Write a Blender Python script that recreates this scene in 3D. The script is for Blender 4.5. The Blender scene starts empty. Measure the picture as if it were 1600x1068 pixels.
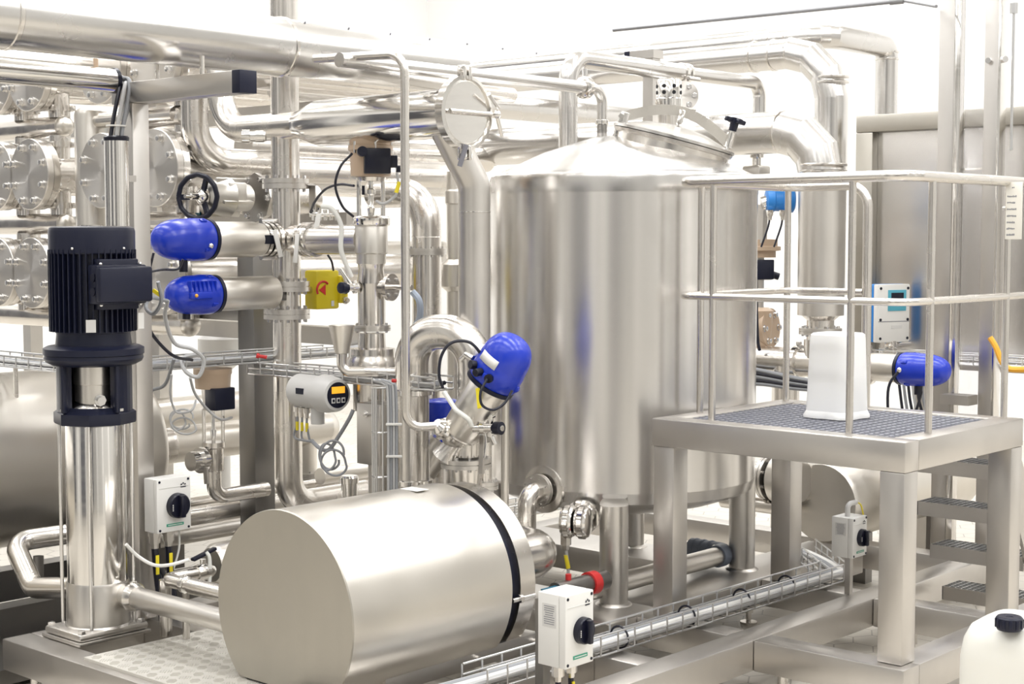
import bpy, bmesh, math, random
from mathutils import Vector, Matrix
random.seed(7)
SC = bpy.context.scene
COL = SC.collection
V = Vector
X, Y, Z = V((1, 0, 0)), V((0, 1, 0)), V((0, 0, 1))
# ------------------------------------------------------------------ camera
F = 2426.0
CAMH = 2.05
AZ = math.radians(41.9)
PIT = math.atan(164 / F)
EYE = V((0, 0, CAMH))
RT = V((math.sin(AZ), -math.cos(AZ), 0))
FW = V((math.cos(AZ) * math.cos(PIT), math.sin(AZ) * math.cos(PIT), -math.sin(PIT)))
UP = RT.cross(FW)
cam_data = bpy.data.cameras.new('camera')
cam_data.sensor_width = 36
cam_data.lens = F / 1600 * 36
cam_data.clip_end = 100
cam = bpy.data.objects.new('camera', cam_data)
COL.objects.link(cam)
cam.matrix_world = Matrix((
    (RT.x, UP.x, -FW.x, EYE.x), (RT.y, UP.y, -FW.y, EYE.y), (RT.z, UP.z, -FW.z, EYE.z), (0, 0, 0, 1)))
SC.camera = cam


# survey helpers: the point seen at a picture position, at a distance or on a plane of the plant grid
def ray(px, py):
    return FW + RT * ((px - 800) / F) + UP * ((534 - py) / F)
def U(px, py, d):
    return EYE + ray(px, py) * d
def PZ(px, py, z):
    r = ray(px, py); return EYE + r * ((z - CAMH) / r.z)
def along(p, dirv, px):
    q = V(p) - EYE; k = (px - 800) / F
    t = (k * q.dot(FW) - q.dot(RT)) / (dirv.dot(RT) - k * dirv.dot(FW))
    return V(p) + dirv * t
def toX(p, px): return along(p, X, px)
def toY(p, px): return along(p, Y, px)
def toZ(p, py):
    q = V(p) - EYE; k = (534 - py) / F
    t = (k * q.dot(FW) - q.dot(UP)) / (Z.dot(UP) - k * Z.dot(FW))
    return V(p) + Z * t
def dep(p): return (V(p) - EYE).dot(FW)
def rp(px, d): return px * 0.5 * d / F


# ------------------------------------------------------------------ materials
def mat(name, col, rough=0.4, metal=0.0, var=0.0, streak=None, bump=0.0, scale=6.0, aniso=0.0, tangent=None,
        emit=None, estr=0.0, trans=0.0, sss=0.0, spec=None, dirt=0.0, coat=0.0):
    m = bpy.data.materials.new(name); m.use_nodes = True
    nt = m.node_tree; b = nt.nodes['Principled BSDF']
    c4 = (*col, 1)
    b.inputs['Base Color'].default_value = c4
    b.inputs['Roughness'].default_value = rough
    b.inputs['Metallic'].default_value = metal
    if spec is not None: b.inputs['Specular IOR Level'].default_value = spec
    if trans: b.inputs['Transmission Weight'].default_value = trans
    if sss:
        b.inputs['Subsurface Weight'].default_value = sss
        b.inputs['Subsurface Radius'].default_value = (0.05, 0.05, 0.045)
    if coat: b.inputs['Coat Weight'].default_value = coat
    if emit:
        b.inputs['Emission Color'].default_value = (*emit, 1); b.inputs['Emission Strength'].default_value = estr
    if aniso:
        b.inputs['Anisotropic'].default_value = aniso
        if tangent:
            b.inputs['Anisotropic Rotation'].default_value = 0.25
            t = nt.nodes.new('ShaderNodeTangent'); t.direction_type = 'RADIAL'; t.axis = tangent
            nt.links.new(t.outputs[0], b.inputs['Tangent'])
    if var or bump or dirt:
        tc = nt.nodes.new('ShaderNodeTexCoord'); mp = nt.nodes.new('ShaderNodeMapping')
        mp.inputs['Scale'].default_value = streak or (1, 1, 1)
        nt.links.new(tc.outputs['Object'], mp.inputs[0])
        n = nt.nodes.new('ShaderNodeTexNoise'); n.inputs['Scale'].default_value = scale
        n.inputs['Detail'].default_value = 5
        nt.links.new(mp.outputs[0], n.inputs[0])
        if var:
            mr = nt.nodes.new('ShaderNodeMapRange')
            mr.inputs['From Min'].default_value = 0.3; mr.inputs['From Max'].default_value = 0.7
            mr.inputs['To Min'].default_value = max(0.03, rough - var); mr.inputs['To Max'].default_value = rough + var
            nt.links.new(n.outputs[0], mr.inputs[0]); nt.links.new(mr.outputs[0], b.inputs['Roughness'])
        if dirt:
            n2 = nt.nodes.new('ShaderNodeTexNoise'); n2.inputs['Scale'].default_value = 3.0; n2.inputs['Detail'].default_value = 8
            nt.links.new(tc.outputs['Object'], n2.inputs[0])
            mx = nt.nodes.new('ShaderNodeMixRGB')
            mx.inputs[1].default_value = c4
            mx.inputs[2].default_value = (*[c * (1 - dirt) for c in col], 1)
            cr = nt.nodes.new('ShaderNodeMapRange'); cr.inputs['From Min'].default_value = 0.45; cr.inputs['From Max'].default_value = 0.75
            nt.links.new(n2.outputs[0], cr.inputs[0]); nt.links.new(cr.outputs[0], mx.inputs[0])
            nt.links.new(mx.outputs[0], b.inputs['Base Color'])
        if bump:
            bp = nt.nodes.new('ShaderNodeBump'); bp.inputs['Strength'].default_value = bump; bp.inputs['Distance'].default_value = 0.002
            nt.links.new(n.outputs[0], bp.inputs['Height']); nt.links.new(bp.outputs[0], b.inputs['Normal'])
    return m
ST = (0.72, 0.69, 0.65)
M = dict(
    pol=mat('polished_steel', (0.78, 0.76, 0.73), 0.14, 1, var=0.05, streak=(1, 1, 6), scale=5),
    pipe=mat('satin_pipe_steel', ST, 0.24, 1, var=0.06, scale=8),
    dull=mat('dull_pipe_steel', (0.66, 0.635, 0.60), 0.36, 1, var=0.06, scale=4, dirt=0.07),
    clad=mat('cladding_sheet', (0.66, 0.645, 0.625), 0.24, 1, var=0.05, scale=3),
    brush=mat('brushed_beam_steel', (0.62, 0.595, 0.565), 0.36, 1, var=0.06, scale=3, dirt=0.07),
    tank=mat('tank_shell_steel', (0.70, 0.68, 0.655), 0.27, 1, aniso=0.75, tangent='Z'),
    hood=mat('hood_steel', (0.72, 0.69, 0.64), 0.34, 1, var=0.05, streak=(1, 1, 0.3), scale=7),
    disc=mat('dull_sheet_steel', (0.49, 0.465, 0.415), 0.38, 1, var=0.04, streak=(1, 1, .2), scale=14, dirt=0.06),
    turned=mat('turned_flange_steel', (0.72, 0.69, 0.65), 0.33, 1, aniso=0.85, tangent='X'),
    bolt=mat('bolt_steel', (0.74, 0.73, 0.72), 0.2, 1),
    zinc=mat('zinc_wire', (0.70, 0.70, 0.70), 0.3, 1),
    dark=mat('dark_mill_steel', (0.26, 0.25, 0.24), 0.38, 1, var=0.06, scale=3, dirt=0.08),
    cast=mat('cast_steel', (0.66, 0.64, 0.60), 0.36, 1, bump=0.25, scale=60),
    navy=mat('navy_black_paint', (0.0085, 0.0105, 0.027), 0.36, spec=.35),
    black=mat('black_plastic', (0.007, 0.008, 0.02), 0.3, spec=.4),
    cable=mat('black_cable', (0.008, 0.009, 0.02), 0.4),
    grey=mat('grey_cable', (0.50, 0.50, 0.50), 0.42),
    greyd=mat('grey_cable_dark', (0.30, 0.31, 0.33), 0.4),
    blue=mat('blue_plastic', (0.008, 0.038, 0.50), 0.26, spec=0.6),
    sky=mat('light_blue_housing', (0.03, 0.24, 0.68), 0.35),
    pblue=mat('pale_blue_panel', (0.10, 0.42, 0.55), 0.35),
    yel=mat('yellow_enclosure', (0.72, 0.58, 0.02), 0.38),
    tagy=mat('yellow_marker', (0.85, 0.70, 0.03), 0.4),
    red=mat('red_plastic', (0.60, 0.03, 0.03), 0.35),
    white=mat('white_plastic', (0.80, 0.79, 0.76), 0.35),
    paper=mat('cream_tag', (0.86, 0.83, 0.75), 0.5),
    ink=mat('grey_print', (0.22, 0.22, 0.25), 0.6),
    green=mat('green_strip', (0.05, 0.33, 0.22), 0.4),
    petrol=mat('petrol_blue_strip', (0.02, 0.16, 0.26), 0.4),
    tan=mat('tan_enamel', (0.56, 0.42, 0.30), 0.38),
    hose=mat('milky_hose', (0.80, 0.80, 0.76), 0.3, sss=0.2),
    poly=mat('milky_polyethylene', (0.86, 0.85, 0.79), 0.35, sss=0.35),
    liner=mat('white_liner', (0.92, 0.92, 0.91), 0.4, sss=0.3),
    lgrey=mat('light_grey_paint', (0.68, 0.67, 0.65), 0.4),
    orange=mat('orange_hose', (0.85, 0.42, 0.04), 0.4),
    lcd=mat('orange_display', (0.9, 0.5, 0.05), 0.4, emit=(1, 0.42, 0.02), estr=0.45),
    mgrey=mat('blue_grey_rubber', (0.19, 0.22, 0.28), 0.5),
    plate=mat('checker_plate_alloy', (0.74, 0.715, 0.66), 0.4, 0.4),
    bars=mat('contrast_tread_bars', (0.74, 0.72, 0.67), 0.38, 0.62),
    palehose=mat('pale_blue_hose', (0.42, 0.48, 0.58), 0.4),
    grat=mat('grating_bar', (0.48, 0.49, 0.55), 0.45, 0.8),
    rod=mat('grey_rod', (0.30, 0.30, 0.31), 0.45, 0.6),
    mirror=mat('mirror_cover', (0.74, 0.72, 0.68), 0.22, 1),
    hole=mat('black_hole', (0.01, 0.01, 0.012), 0.8),
)


# ------------------------------------------------------------------ mesh builder
def frame(axis, up=None):
    a = V(axis).normalized()
    u = V(up) if up is not None else (Z if abs(a.z) < 0.9 else X)
    u = (u - a * u.dot(a)).normalized()
    return a, u, a.cross(u)


class G:
    def __init__(s): s.bm = bmesh.new()
    def lathe(s, p, axis, prof, seg=28, up=None, sx=1.0, sy=1.0):
        a, u, v = frame(axis, up); p = V(p); rings = []
        for h, r in prof:
            if r < 1e-6: rings.append([s.bm.verts.new(p + a * h)])
            else: rings.append([s.bm.verts.new(p + a * h + u * (math.cos(2 * math.pi * i / seg) * r * sx) + v * (math.sin(2 * math.pi * i / seg) * r * sy)) for i in range(seg)])
        for A, B in zip(rings, rings[1:]):
            for i in range(seg):
                j = (i + 1) % seg
                if len(A) == 1 and len(B) == 1: break
                if len(A) == 1: f = (A[0], B[j], B[i])
                elif len(B) == 1: f = (A[i], A[j], B[0])
                else: f = (A[i], A[j], B[j], B[i])
                try: s.bm.faces.new(f)
                except ValueError: pass
        for ring, rev in ((rings[0], True), (rings[-1], False)):
            if len(ring) > 2: s.bm.faces.new(ring[::-1] if rev else ring)
        return s
    def cyl(s, p0, p1, r0, r1=None, seg=24):
        p0, p1 = V(p0), V(p1); d = p1 - p0
        return s.lathe(p0, d, [(0, r0), (d.length, r0 if r1 is None else r1)], seg)
    def tube(s, pts, r, bend=0.0, seg=16, cap=True, bs=7):
        pts = [V(p) for p in pts]
        if bend > 0:
            out = [pts[0]]
            for i in range(1, len(pts) - 1):
                a, b, c = pts[i - 1], pts[i], pts[i + 1]
                d0, d1 = (a - b).normalized(), (c - b).normalized()
                ang = d0.angle(d1)
                if ang > 3.1: out.append(b); continue
                tl = min(bend / math.tan(ang / 2), (a - b).length * 0.49, (c - b).length * 0.49)
                R = tl * math.tan(ang / 2)
                cen = b + (d0 + d1).normalized() * (R / math.sin(ang / 2))
                st, en = b + d0 * tl - cen, b + d1 * tl - cen
                tot = st.angle(en); ax = st.cross(en).normalized()
                n = max(3, int(bs * tot / 1.57) + 1)
                for k in range(n + 1): out.append(cen + Matrix.Rotation(tot * k / n, 3, ax) @ st)
            out.append(pts[-1]); pts = out
        q = [pts[0]]
        for p in pts[1:]:
            if (p - q[-1]).length > 1e-5: q.append(p)
        pts = q
        t0 = (pts[1] - pts[0]).normalized(); _, u, v = frame(t0)
        rings = []; prev = t0
        for i, p in enumerate(pts):
            tn = (pts[1] - pts[0]) if i == 0 else (pts[-1] - pts[-2]) if i == len(pts) - 1 else ((pts[i + 1] - p).normalized() + (p - pts[i - 1]).normalized())
            tn = tn.normalized()
            u = prev.rotation_difference(tn) @ u; u = (u - tn * u.dot(tn)).normalized(); v = tn.cross(u); prev = tn
            rr = r(i / (len(pts) - 1)) if callable(r) else r
            offs = [u * (math.cos(2 * math.pi * j / seg) * rr) + v * (math.sin(2 * math.pi * j / seg) * rr) for j in range(seg)]
            if 0 < i < len(pts) - 1:
                din, dout = (p - pts[i - 1]).normalized(), (pts[i + 1] - p).normalized(); bd = dout - din
                if bd.length > 1e-4:
                    bd.normalize(); k = min(1.5, 1 / max(.3, math.cos(din.angle(dout) / 2))) - 1
                    offs = [o + bd * (o.dot(bd) * k) for o in offs]
            rings.append([s.bm.verts.new(p + o) for o in offs])
        for A, B in zip(rings, rings[1:]):
            for i in range(seg):
                j = (i + 1) % seg; s.bm.faces.new((A[i], A[j], B[j], B[i]))
        if cap: s.bm.faces.new(rings[0][::-1]); s.bm.faces.new(rings[-1])
        return s
    def wire(s, pts, r, seg=8, n=6):
        pts = [V(p) for p in pts]; P = [pts[0] * 2 - pts[1]] + pts + [pts[-1] * 2 - pts[-2]]; out = []
        for i in range(1, len(P) - 2):
            for k in range(n):
                t = k / n
                out.append(0.5 * ((2 * P[i]) + (P[i + 1] - P[i - 1]) * t + (2 * P[i - 1] - 5 * P[i] + 4 * P[i + 1] - P[i + 2]) * t * t + (3 * P[i] - P[i - 1] - 3 * P[i + 1] + P[i + 2]) * t ** 3))
        out.append(pts[-1]); return s.tube(out, r, 0, seg)
    def box(s, c, size, ax=None, bev=0.0, bseg=2):
        c = V(c); e = ax or (X, Y, Z); h = [k * 0.5 for k in size]
        vs = [s.bm.verts.new(c + e[0] * (h[0] * i) + e[1] * (h[1] * j) + e[2] * (h[2] * k)) for i in (-1, 1) for j in (-1, 1) for k in (-1, 1)]
        fs = [s.bm.faces.new([vs[i] for i in f]) for f in ((0, 1, 3, 2), (4, 6, 7, 5), (0, 4, 5, 1), (2, 3, 7, 6), (0, 2, 6, 4), (1, 5, 7, 3))]
        if bev > 0:
            es = list({x for f in fs for x in f.edges})
            bmesh.ops.bevel(s.bm, geom=es, offset=bev, segments=bseg, affect='EDGES', profile=0.5)
        return s
    def span(s, a, b, bev=0.0):
        a, b = V(a), V(b)
        return s.box((a + b) / 2, [abs(k) for k in (b - a)], bev=bev)
    def bar(s, p0, p1, w, h, up=None, bev=0.0):
        p0, p1 = V(p0), V(p1); a, u, v = frame(p1 - p0, up)
        return s.box((p0 + p1) / 2, ((p1 - p0).length, h, w), (a, u, v), bev)
    def prism(s, poly, nrm, thick):
        n = V(nrm).normalized() * thick
        A = [s.bm.verts.new(V(p)) for p in poly]; B = [s.bm.verts.new(V(p) + n) for p in poly]
        s.bm.faces.new(A[::-1]); s.bm.faces.new(B)
        for i in range(len(A)):
            j = (i + 1) % len(A); s.bm.faces.new((A[i], A[j], B[j], B[i]))
        return s
    def ring(s, p, axis, R, r, seg=28, ss=10, arc=1.0, up=None):
        a, u, v = frame(axis, up)
        n = max(3, int(seg * arc)); pts = [V(p) + u * (math.cos(2 * math.pi * arc * i / n) * R) + v * (math.sin(2 * math.pi * arc * i / n) * R) for i in range(n + 1)]
        return s.tube(pts, r, 0, ss)
    def sphere(s, p, r, axis=Z, k=1.0, seg=20, n=10):
        return s.lathe(p, axis, [(-r * k * math.cos(math.pi * i / n), r * math.sin(math.pi * i / n)) for i in range(n + 1)], seg)


def mesh_of(g, name, m, ang=38):
    bmesh.ops.recalc_face_normals(g.bm, faces=g.bm.faces[:])
    me = bpy.data.meshes.new(name); g.bm.to_mesh(me); g.bm.free()
    me.materials.append(M[m] if isinstance(m, str) else m)
    me.shade_smooth(); me.set_sharp_from_angle(angle=math.radians(ang))
    return me
def tag(o, label, cat, group=None):
    o['label'] = label; o['category'] = cat
    if group: o['group'] = group
    return o
def thing(name, label, cat, group=None):
    o = bpy.data.objects.new(name, None); o.empty_display_size = 0.1; COL.objects.link(o)
    return tag(o, label, cat, group)
def part(name, g, m, parent, label=None, ang=38):
    o = bpy.data.objects.new(name, mesh_of(g, name, m, ang)); COL.objects.link(o)
    o.parent = parent
    if label: o['label'] = label
    return o
def solo(name, g, m, label, cat, group=None, ang=38):
    o = bpy.data.objects.new(name, mesh_of(g, name, m, ang)); COL.objects.link(o)
    return tag(o, label, cat, group)
def struct(name, g, m):
    o = bpy.data.objects.new(name, mesh_of(g, name, m)); COL.objects.link(o); o['kind'] = 'structure'; return o
def kids(o): return [c for c in o.children]
SETTLED = set()
def clone(root, off, label, group=None):
    if root.name not in SETTLED: settle(root)
    def cp(o, par):
        c = o.copy(); COL.objects.link(c)
        if par is not None: c.parent = par
        for ch in kids(o): cp(ch, c)
        return c
    c = cp(root, None); c.location = root.location + V(off); SETTLED.add(c.name)
    c['label'] = label
    if group: c['group'] = group
    return c
def settle(root):
    """put the origin of a thing at its base centre"""
    SETTLED.add(root.name); allm = []
    def walk(o):
        if o.type == 'MESH': allm.append(o)
        for c in kids(o): walk(c)
    walk(root)
    if not allm: return
    lo = V((1e9,) * 3); hi = V((-1e9,) * 3)
    for o in allm:
        off = V(o.location); p = o.parent
        while p is not None: off += p.location; p = p.parent
        for v in o.data.vertices:
            w = v.co + off
            for i in range(3): lo[i] = min(lo[i], w[i]); hi[i] = max(hi[i], w[i])
    base = V(((lo.x + hi.x) / 2, (lo.y + hi.y) / 2, lo.z))
    done = set()
    for o in allm:
        if o.data.name in done: continue
        done.add(o.data.name)
        o.data.transform(Matrix.Translation(-base))
    root.location = root.location + base
BOLT = {}
def bolts(parent, p, axis, R, n, r=0.012, h=0.014, m='bolt', ph=0.5, up=None, tail=0.0):
    """hex bolt heads on a bolt circle: one mesh shared by the ring, each bolt a part"""
    a, u, v = frame(axis, up)
    for i in range(n):
        t = 2 * math.pi * (i + ph) / n
        c = V(p) + u * (math.cos(t) * R) + v * (math.sin(t) * R)
        g = G().lathe(c, a, [(0, r * 1.35), (r * 0.25, r * 1.35), (r * 0.25, r), (h, r), (h * 1.08, r * 0.85)], 6)
        if tail: g.cyl(c - a * tail, c, r * 0.55, seg=8)
        part('bolt', g, m, parent)
def bolt_bits(g, p, axis, R, n, r=0.008, L=0.05, ph=0.5):
    a, u, v = frame(axis)
    for i in range(n):
        t = 2 * math.pi * (i + ph) / n
        c = V(p) + u * (math.cos(t) * R) + v * (math.sin(t) * R)
        g.lathe(c - a * L / 2, a, [(0, r), (L * .2, r), (L * .2, r * .6), (L * .8, r * .6), (L * .8, r), (L, r)], 6)
def flange(parent, p, axis, R, th, rb, n=8, m='dull', bl=True):
    """a bolted flange pair with a gasket line, bolts through it"""
    g = G().lathe(p, axis, [(-th, rb), (-th, R), (-th * .08, R), (-th * .08, R * .93), (th * .08, R * .93), (th * .08, R), (th, R), (th, rb)], 36)
    f = part('flange', g, m, parent)
    if bl:
        a, u, v = frame(axis)
        for i in range(n):
            t = 2 * math.pi * (i + .5) / n
            c = V(p) + u * (math.cos(t) * R * .83) + v * (math.sin(t) * R * .83)
            r = R * .07; L = th * 3.3
            part('bolt', G().lathe(c - a * L / 2, a, [(0, r), (L * .2, r), (L * .2, r * .6), (L * .8, r * .6), (L * .8, r), (L, r)], 6), 'bolt', f)
    return f
def clampring(parent, p, axis, r, w=0.02, name='clamp', m='pol'):
    g = G().lathe(p, axis, [(-w, r * 1.0), (-w * .7, r * 1.2), (w * .7, r * 1.2), (w, r)], 32)
    a, u, v = frame(axis)
    g.box(V(p) + u * r * 1.28, (w * 1.4, r * .3, r * .25), (a, u, v), bev=.003)
    g.cyl(V(p) + u * r * 1.3 - v * r * .3, V(p) + u * r * 1.3 + v * r * .3, w * .3, seg=8)
    return part(name, g, m, parent)
# ================================================================== the hall
def hex_floor():
    m = bpy.data.materials.new('hexagon_floor'); m.use_nodes = True; nt = m.node_tree; N = nt.nodes; L = nt.links
    b = N['Principled BSDF']; b.inputs['Roughness'].default_value = 0.38
    tc = N.new('ShaderNodeTexCoord')
    def vm(op, a, bb=None):
        n = N.new('ShaderNodeVectorMath'); n.operation = op
        for i, q in enumerate((a, bb)):
            if q is None: continue
            if isinstance(q, tuple): n.inputs[i].default_value = q
            else: L.new(q, n.inputs[i])
        return n
    def mm(op, a, bb):
        n = N.new('ShaderNodeMath'); n.operation = op
        for i, q in enumerate((a, bb)):
            if isinstance(q, (int, float)): n.inputs[i].default_value = q
            else: L.new(q, n.inputs[i])
        return n.outputs[0]
    s = vm('SCALE', tc.outputs['Object']); s.inputs['Scale'].default_value = 5.2
    s2 = vm('ADD', s.outputs[0], (200, 173.2 * 2, 0))
    r = (1, 1.7320508, 1); h = (.5, .8660254, .5)
    a = vm('SUBTRACT', vm('MODULO', s2.outputs[0], r).outputs[0], h)
    c = vm('SUBTRACT', vm('MODULO', vm('SUBTRACT', s2.outputs[0], h).outputs[0], r).outputs[0], h)
    flat = (1, 1, 0)
    a = vm('MULTIPLY', a.outputs[0], flat); c = vm('MULTIPLY', c.outputs[0], flat)
    def hd(q):
        ab = vm('ABSOLUTE', q.outputs[0]); sp = N.new('ShaderNodeSeparateXYZ'); L.new(ab.outputs[0], sp.inputs[0])
        dt = vm('DOT_PRODUCT', ab.outputs[0], (.5, .8660254, 0))
        return mm('MAXIMUM', sp.outputs[0], dt.outputs['Value'])
    d = mm('MINIMUM', hd(a), hd(c))
    line = mm('GREATER_THAN', d, 0.482)
    nz = N.new('ShaderNodeTexNoise'); nz.inputs['Scale'].default_value = 1.7; nz.inputs['Detail'].default_value = 6
    L.new(tc.outputs['Object'], nz.inputs[0])
    cr = N.new('ShaderNodeValToRGB')
    cr.color_ramp.elements[0].position = .35; cr.color_ramp.elements[0].color = (.58, .54, .475, 1)
    cr.color_ramp.elements[1].position = .7; cr.color_ramp.elements[1].color = (.66, .62, .55, 1)
    L.new(nz.outputs[0], cr.inputs[0])
    mx = N.new('ShaderNodeMixRGB'); mx.inputs[2].default_value = (.36, .33, .29, 1)
    L.new(line, mx.inputs[0]); L.new(cr.outputs[0], mx.inputs[1]); L.new(mx.outputs[0], b.inputs['Base Color'])
    return m
wallm = mat('white_wall_panel', (0.90, 0.895, 0.88), 0.5, var=.05, scale=2)
frontm = mat('grey_front_wall', (0.52, 0.515, 0.50), 0.6)
RX0, RX1, RY0, RY1, RZ = -5.0, 15.0, -5.0, 15.0, 7.0
struct('floor', G().span((RX0, RY0, -.1), (RX1, RY1, 0)), hex_floor())
struct('wall_back', G().span((RX1, RY0, -.1), (RX1 + .1, RY1, RZ)), wallm)
struct('wall_left', G().span((RX0, RY1, -.1), (RX1, RY1 + .1, RZ)), wallm)
struct('wall_front', G().span((RX0 - .1, RY0, -.1), (RX0, RY1, RZ)), frontm)
struct('wall_right', G().span((RX0, RY0 - .1, -.1), (RX1, RY0, RZ)), frontm)
struct('ceiling', G().span((RX0, RY0, RZ), (RX1, RY1, RZ + .1)), wallm)
darkm = mat('dark_reflection_grey', (0.09, 0.092, 0.105), 0.5)  # unseen dark panels, added so the steel reflects dark bands
for i, (y0, y1) in enumerate(((-3.6, -0.8), (3.2, 6.0), (9.5, 12.0))):
    struct('dark_reflection_panel_%d' % (i + 1), G().span((RX0 + .001, y0, 0), (RX0 + .05, y1, 4.2)), darkm)
for i, y in enumerate((0.4, 2.2, 7.6)):  # pale pillars added out of view, for upright bands in the reflections
    struct('pale_reflection_pillar_%d' % (i + 1), G().span((RX0 + .001, y - .25, 0), (RX0 + .3, y + .25, RZ)), wallm)
for i, x in enumerate((-2.0, 2.5, 7.0)):  # more added pillars, on the unseen right wall
    struct('pale_reflection_pillar_%d' % (i + 4), G().span((x - .3, RY0 + .001, 0), (x + .3, RY0 + .3, RZ)), wallm)
struct('dark_reflection_panel_4', G().span((-4.6, RY1 - .05, 0), (-0.6, RY1 - .001, 5.0)), darkm)  # added on the left wall to darken steel faces turned that way
struct('dark_reflection_panel_5', G().span((0.4, RY1 - .05, 0), (3.4, RY1 - .001, 5.0)), darkm)
lampm = mat('lamp_housing', (.8, .8, .8), .4)
def area(loc, sx, sy, power, rot=(0, 0, 0), col=(.985, .99, 1.0)):
    l = bpy.data.lights.new('unseen_ceiling_lamp', 'AREA'); l.shape = 'RECTANGLE'; l.size = sx; l.size_y = sy; l.energy = power; l.color = col
    o = bpy.data.objects.new('unseen_ceiling_lamp', l); COL.objects.link(o); o.location = loc; o.rotation_euler = rot
    return o
LP = 92
for ix in range(6):
    for iy in range(4):
        area((-2.4 + ix * 3.1, -1.6 + iy * 4.5, RZ - .12), 0.6, 3.4, LP * (.45, .35, .78, .9, .64, .48)[ix])  # strength tuned per row; front row added to brighten the front wall
w = bpy.data.worlds.new('world'); SC.world = w; w.use_nodes = True
w.node_tree.nodes['Background'].inputs[0].default_value = (1, .99, .97, 1)
w.node_tree.nodes['Background'].inputs[1].default_value = 0.3
SC.view_settings.view_transform = 'Standard'; SC.view_settings.look = 'None'
SC.view_settings.exposure = 0.72; SC.view_settings.gamma = 1.0
# ================================================================== skid frames
ZT = 0.267; BH = 0.14; BZ = ZT - BH
sk = thing('skid_frame', 'low welded base frame of square steel beams under the whole plant', 'frame')
def beam(x0, y0, x1, y1, m='brush', name='beam', z1=ZT, h=BH):
    return part(name, G().span((x0, y0, z1 - h), (x1, y1, z1), bev=.006), m, sk)
def foot(x, y):
    g = G().cyl((x, y, 0), (x, y, .012), .045).cyl((x, y, .01), (x, y, .07), .014).cyl((x, y, .06), (x, y, BZ + .002), .024)
    part('foot', g, 'pipe', sk)
# platform bay
beam(5.76, 3.0, 5.90, 3.729); beam(5.901, 3.0, 8.3, 3.14); beam(4.0, 3.73, 8.3, 3.87); beam(6.83, 3.141, 6.97, 3.729)
beam(5.76, 3.871, 5.90, 4.379)
# tank bay
beam(5.55, 4.38, 5.97, 6.2); beam(5.971, 4.38, 7.9, 4.74); beam(6.83, 4.741, 7.2, 6.2); beam(5.971, 5.85, 6.829, 6.1)
beam(5.1, 6.201, 8.2, 6.34); beam(8.0, 3.9, 8.14, 6.2); beam(6.83, 3.871, 6.97, 4.379)
# pump bay
beam(3.55, 3.4, 3.69, 6.235, z1=ZT); beam(3.691, 6.095, 5.099, 6.235); beam(3.691, 5.0, 5.099, 5.14); beam(3.691, 4.1, 5.099, 4.22)
beam(5.1, 3.871, 5.24, 6.2); beam(4.2, 5.141, 4.34, 6.094); beam(3.691, 3.6, 4.0, 3.74)
beam(5.32, 7.0, 9.0, 7.14); beam(5.32, 6.341, 5.46, 6.999)
for x, y in ((5.83, 3.62), (5.83, 3.07), (6.9, 3.55), (7.9, 3.07), (7.35, 3.8), (4.6, 3.8), (3.62, 6.08), (3.62, 5.3), (3.62, 4.4), (5.0, 6.0), (6.9, 4.5), (7.6, 4.6), (5.7, 4.5), (8.07, 5.5), (5.5, 7.07), (7.4, 7.07)): foot(x, y)
# checker plate on the pump bay
def checker(x0, x1, y0, y1, z):
    dz = .0035
    g = G().span((x0, y0, z - .004), (x1, y1, z)).span((x0 - .002, y0, z - .02), (x0 + .002, y1, z - .001))
    p = .066; nx = int((x1 - x0) / p); ny = int((y1 - y0) / p)
    for i in range(nx):
        for j in range(ny):
            c = V((x0 + (i + .5) * p, y0 + (j + .5) * p, z + .0006))
            d = (X + Y).normalized() if (i + j) % 2 else (X - Y).normalized()
            n = V((-d.y, d.x, 0))
            for k in (-2, -1, 0, 1, 2): g.box(c + n * k * .0105, (.042 - .006 * abs(k), .0052, dz), (d, n, Z))
    return g
ckp = solo('checker_plate', checker(3.60, 4.30, 4.66, 5.66, ZT + .012), 'plate', 'pale checker plate tread covering the frame in front of the tall pump', 'plate')
ckp.data.materials.append(M['bars'])  # bars get their own metal so the pattern's light and dark shows
for pl in ckp.data.polygons:
    if pl.center.z > ZT + .0125: pl.material_index = 1

# ================================================================== stainless storage tank
TC = V((6.489, 5.037, 0)); TR = .70
tk = thing('storage_tank', 'large upright cylindrical steel tank with conical top, right of centre', 'tank')
def tz(z): return V((TC.x, TC.y, z))
part('shell', G().lathe(tz(0), Z, [(.80, TR), (.80, TR), (2.27, TR)], 96), 'tank', tk)
part('shoulder_band', G().lathe(tz(0), Z, [(2.27, TR + .002), (2.338, TR + .003), (2.36, TR - .004), (2.375, TR - .03)], 96), 'clad', tk)
part('cone_top', G().lathe(tz(0), Z, [(2.374, TR - .029), (2.488, .42), (2.565, .17), (2.575, .1), (2.578, 0)], 96), 'clad', tk)
part('bottom_head', G().lathe(tz(0), Z, [(.60, .1), (.64, .35), (.68, .52), (.725, .65), (.745, .685), (.80, TR + .001)], 96), 'tank', tk)
for i, (x, y) in enumerate(((5.885, 4.615), (6.98, 4.60), (7.08, 5.42), (5.90, 5.45))):
    g = G(); r = .07
    n = 28; top = []
    g.lathe((x, y, ZT), Z, [(0, r + .02), (.006, r + .016), (.012, r), (.50 - (0 if i else 0), r)], 28)
    lg = part('leg', g, 'dull', tk)
    # scarfed top: the cut follows the tank wall
    for v in lg.data.vertices:
        if v.co.z > ZT + .3:
            dd = (V((v.co.x, v.co.y, 0)) - TC).length
            v.co.z = .785 - max(0, (TR - .02 - dd)) * 0.9 if dd < TR - .02 else .785 - min(.03, (dd - TR + .02) * .45)
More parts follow.
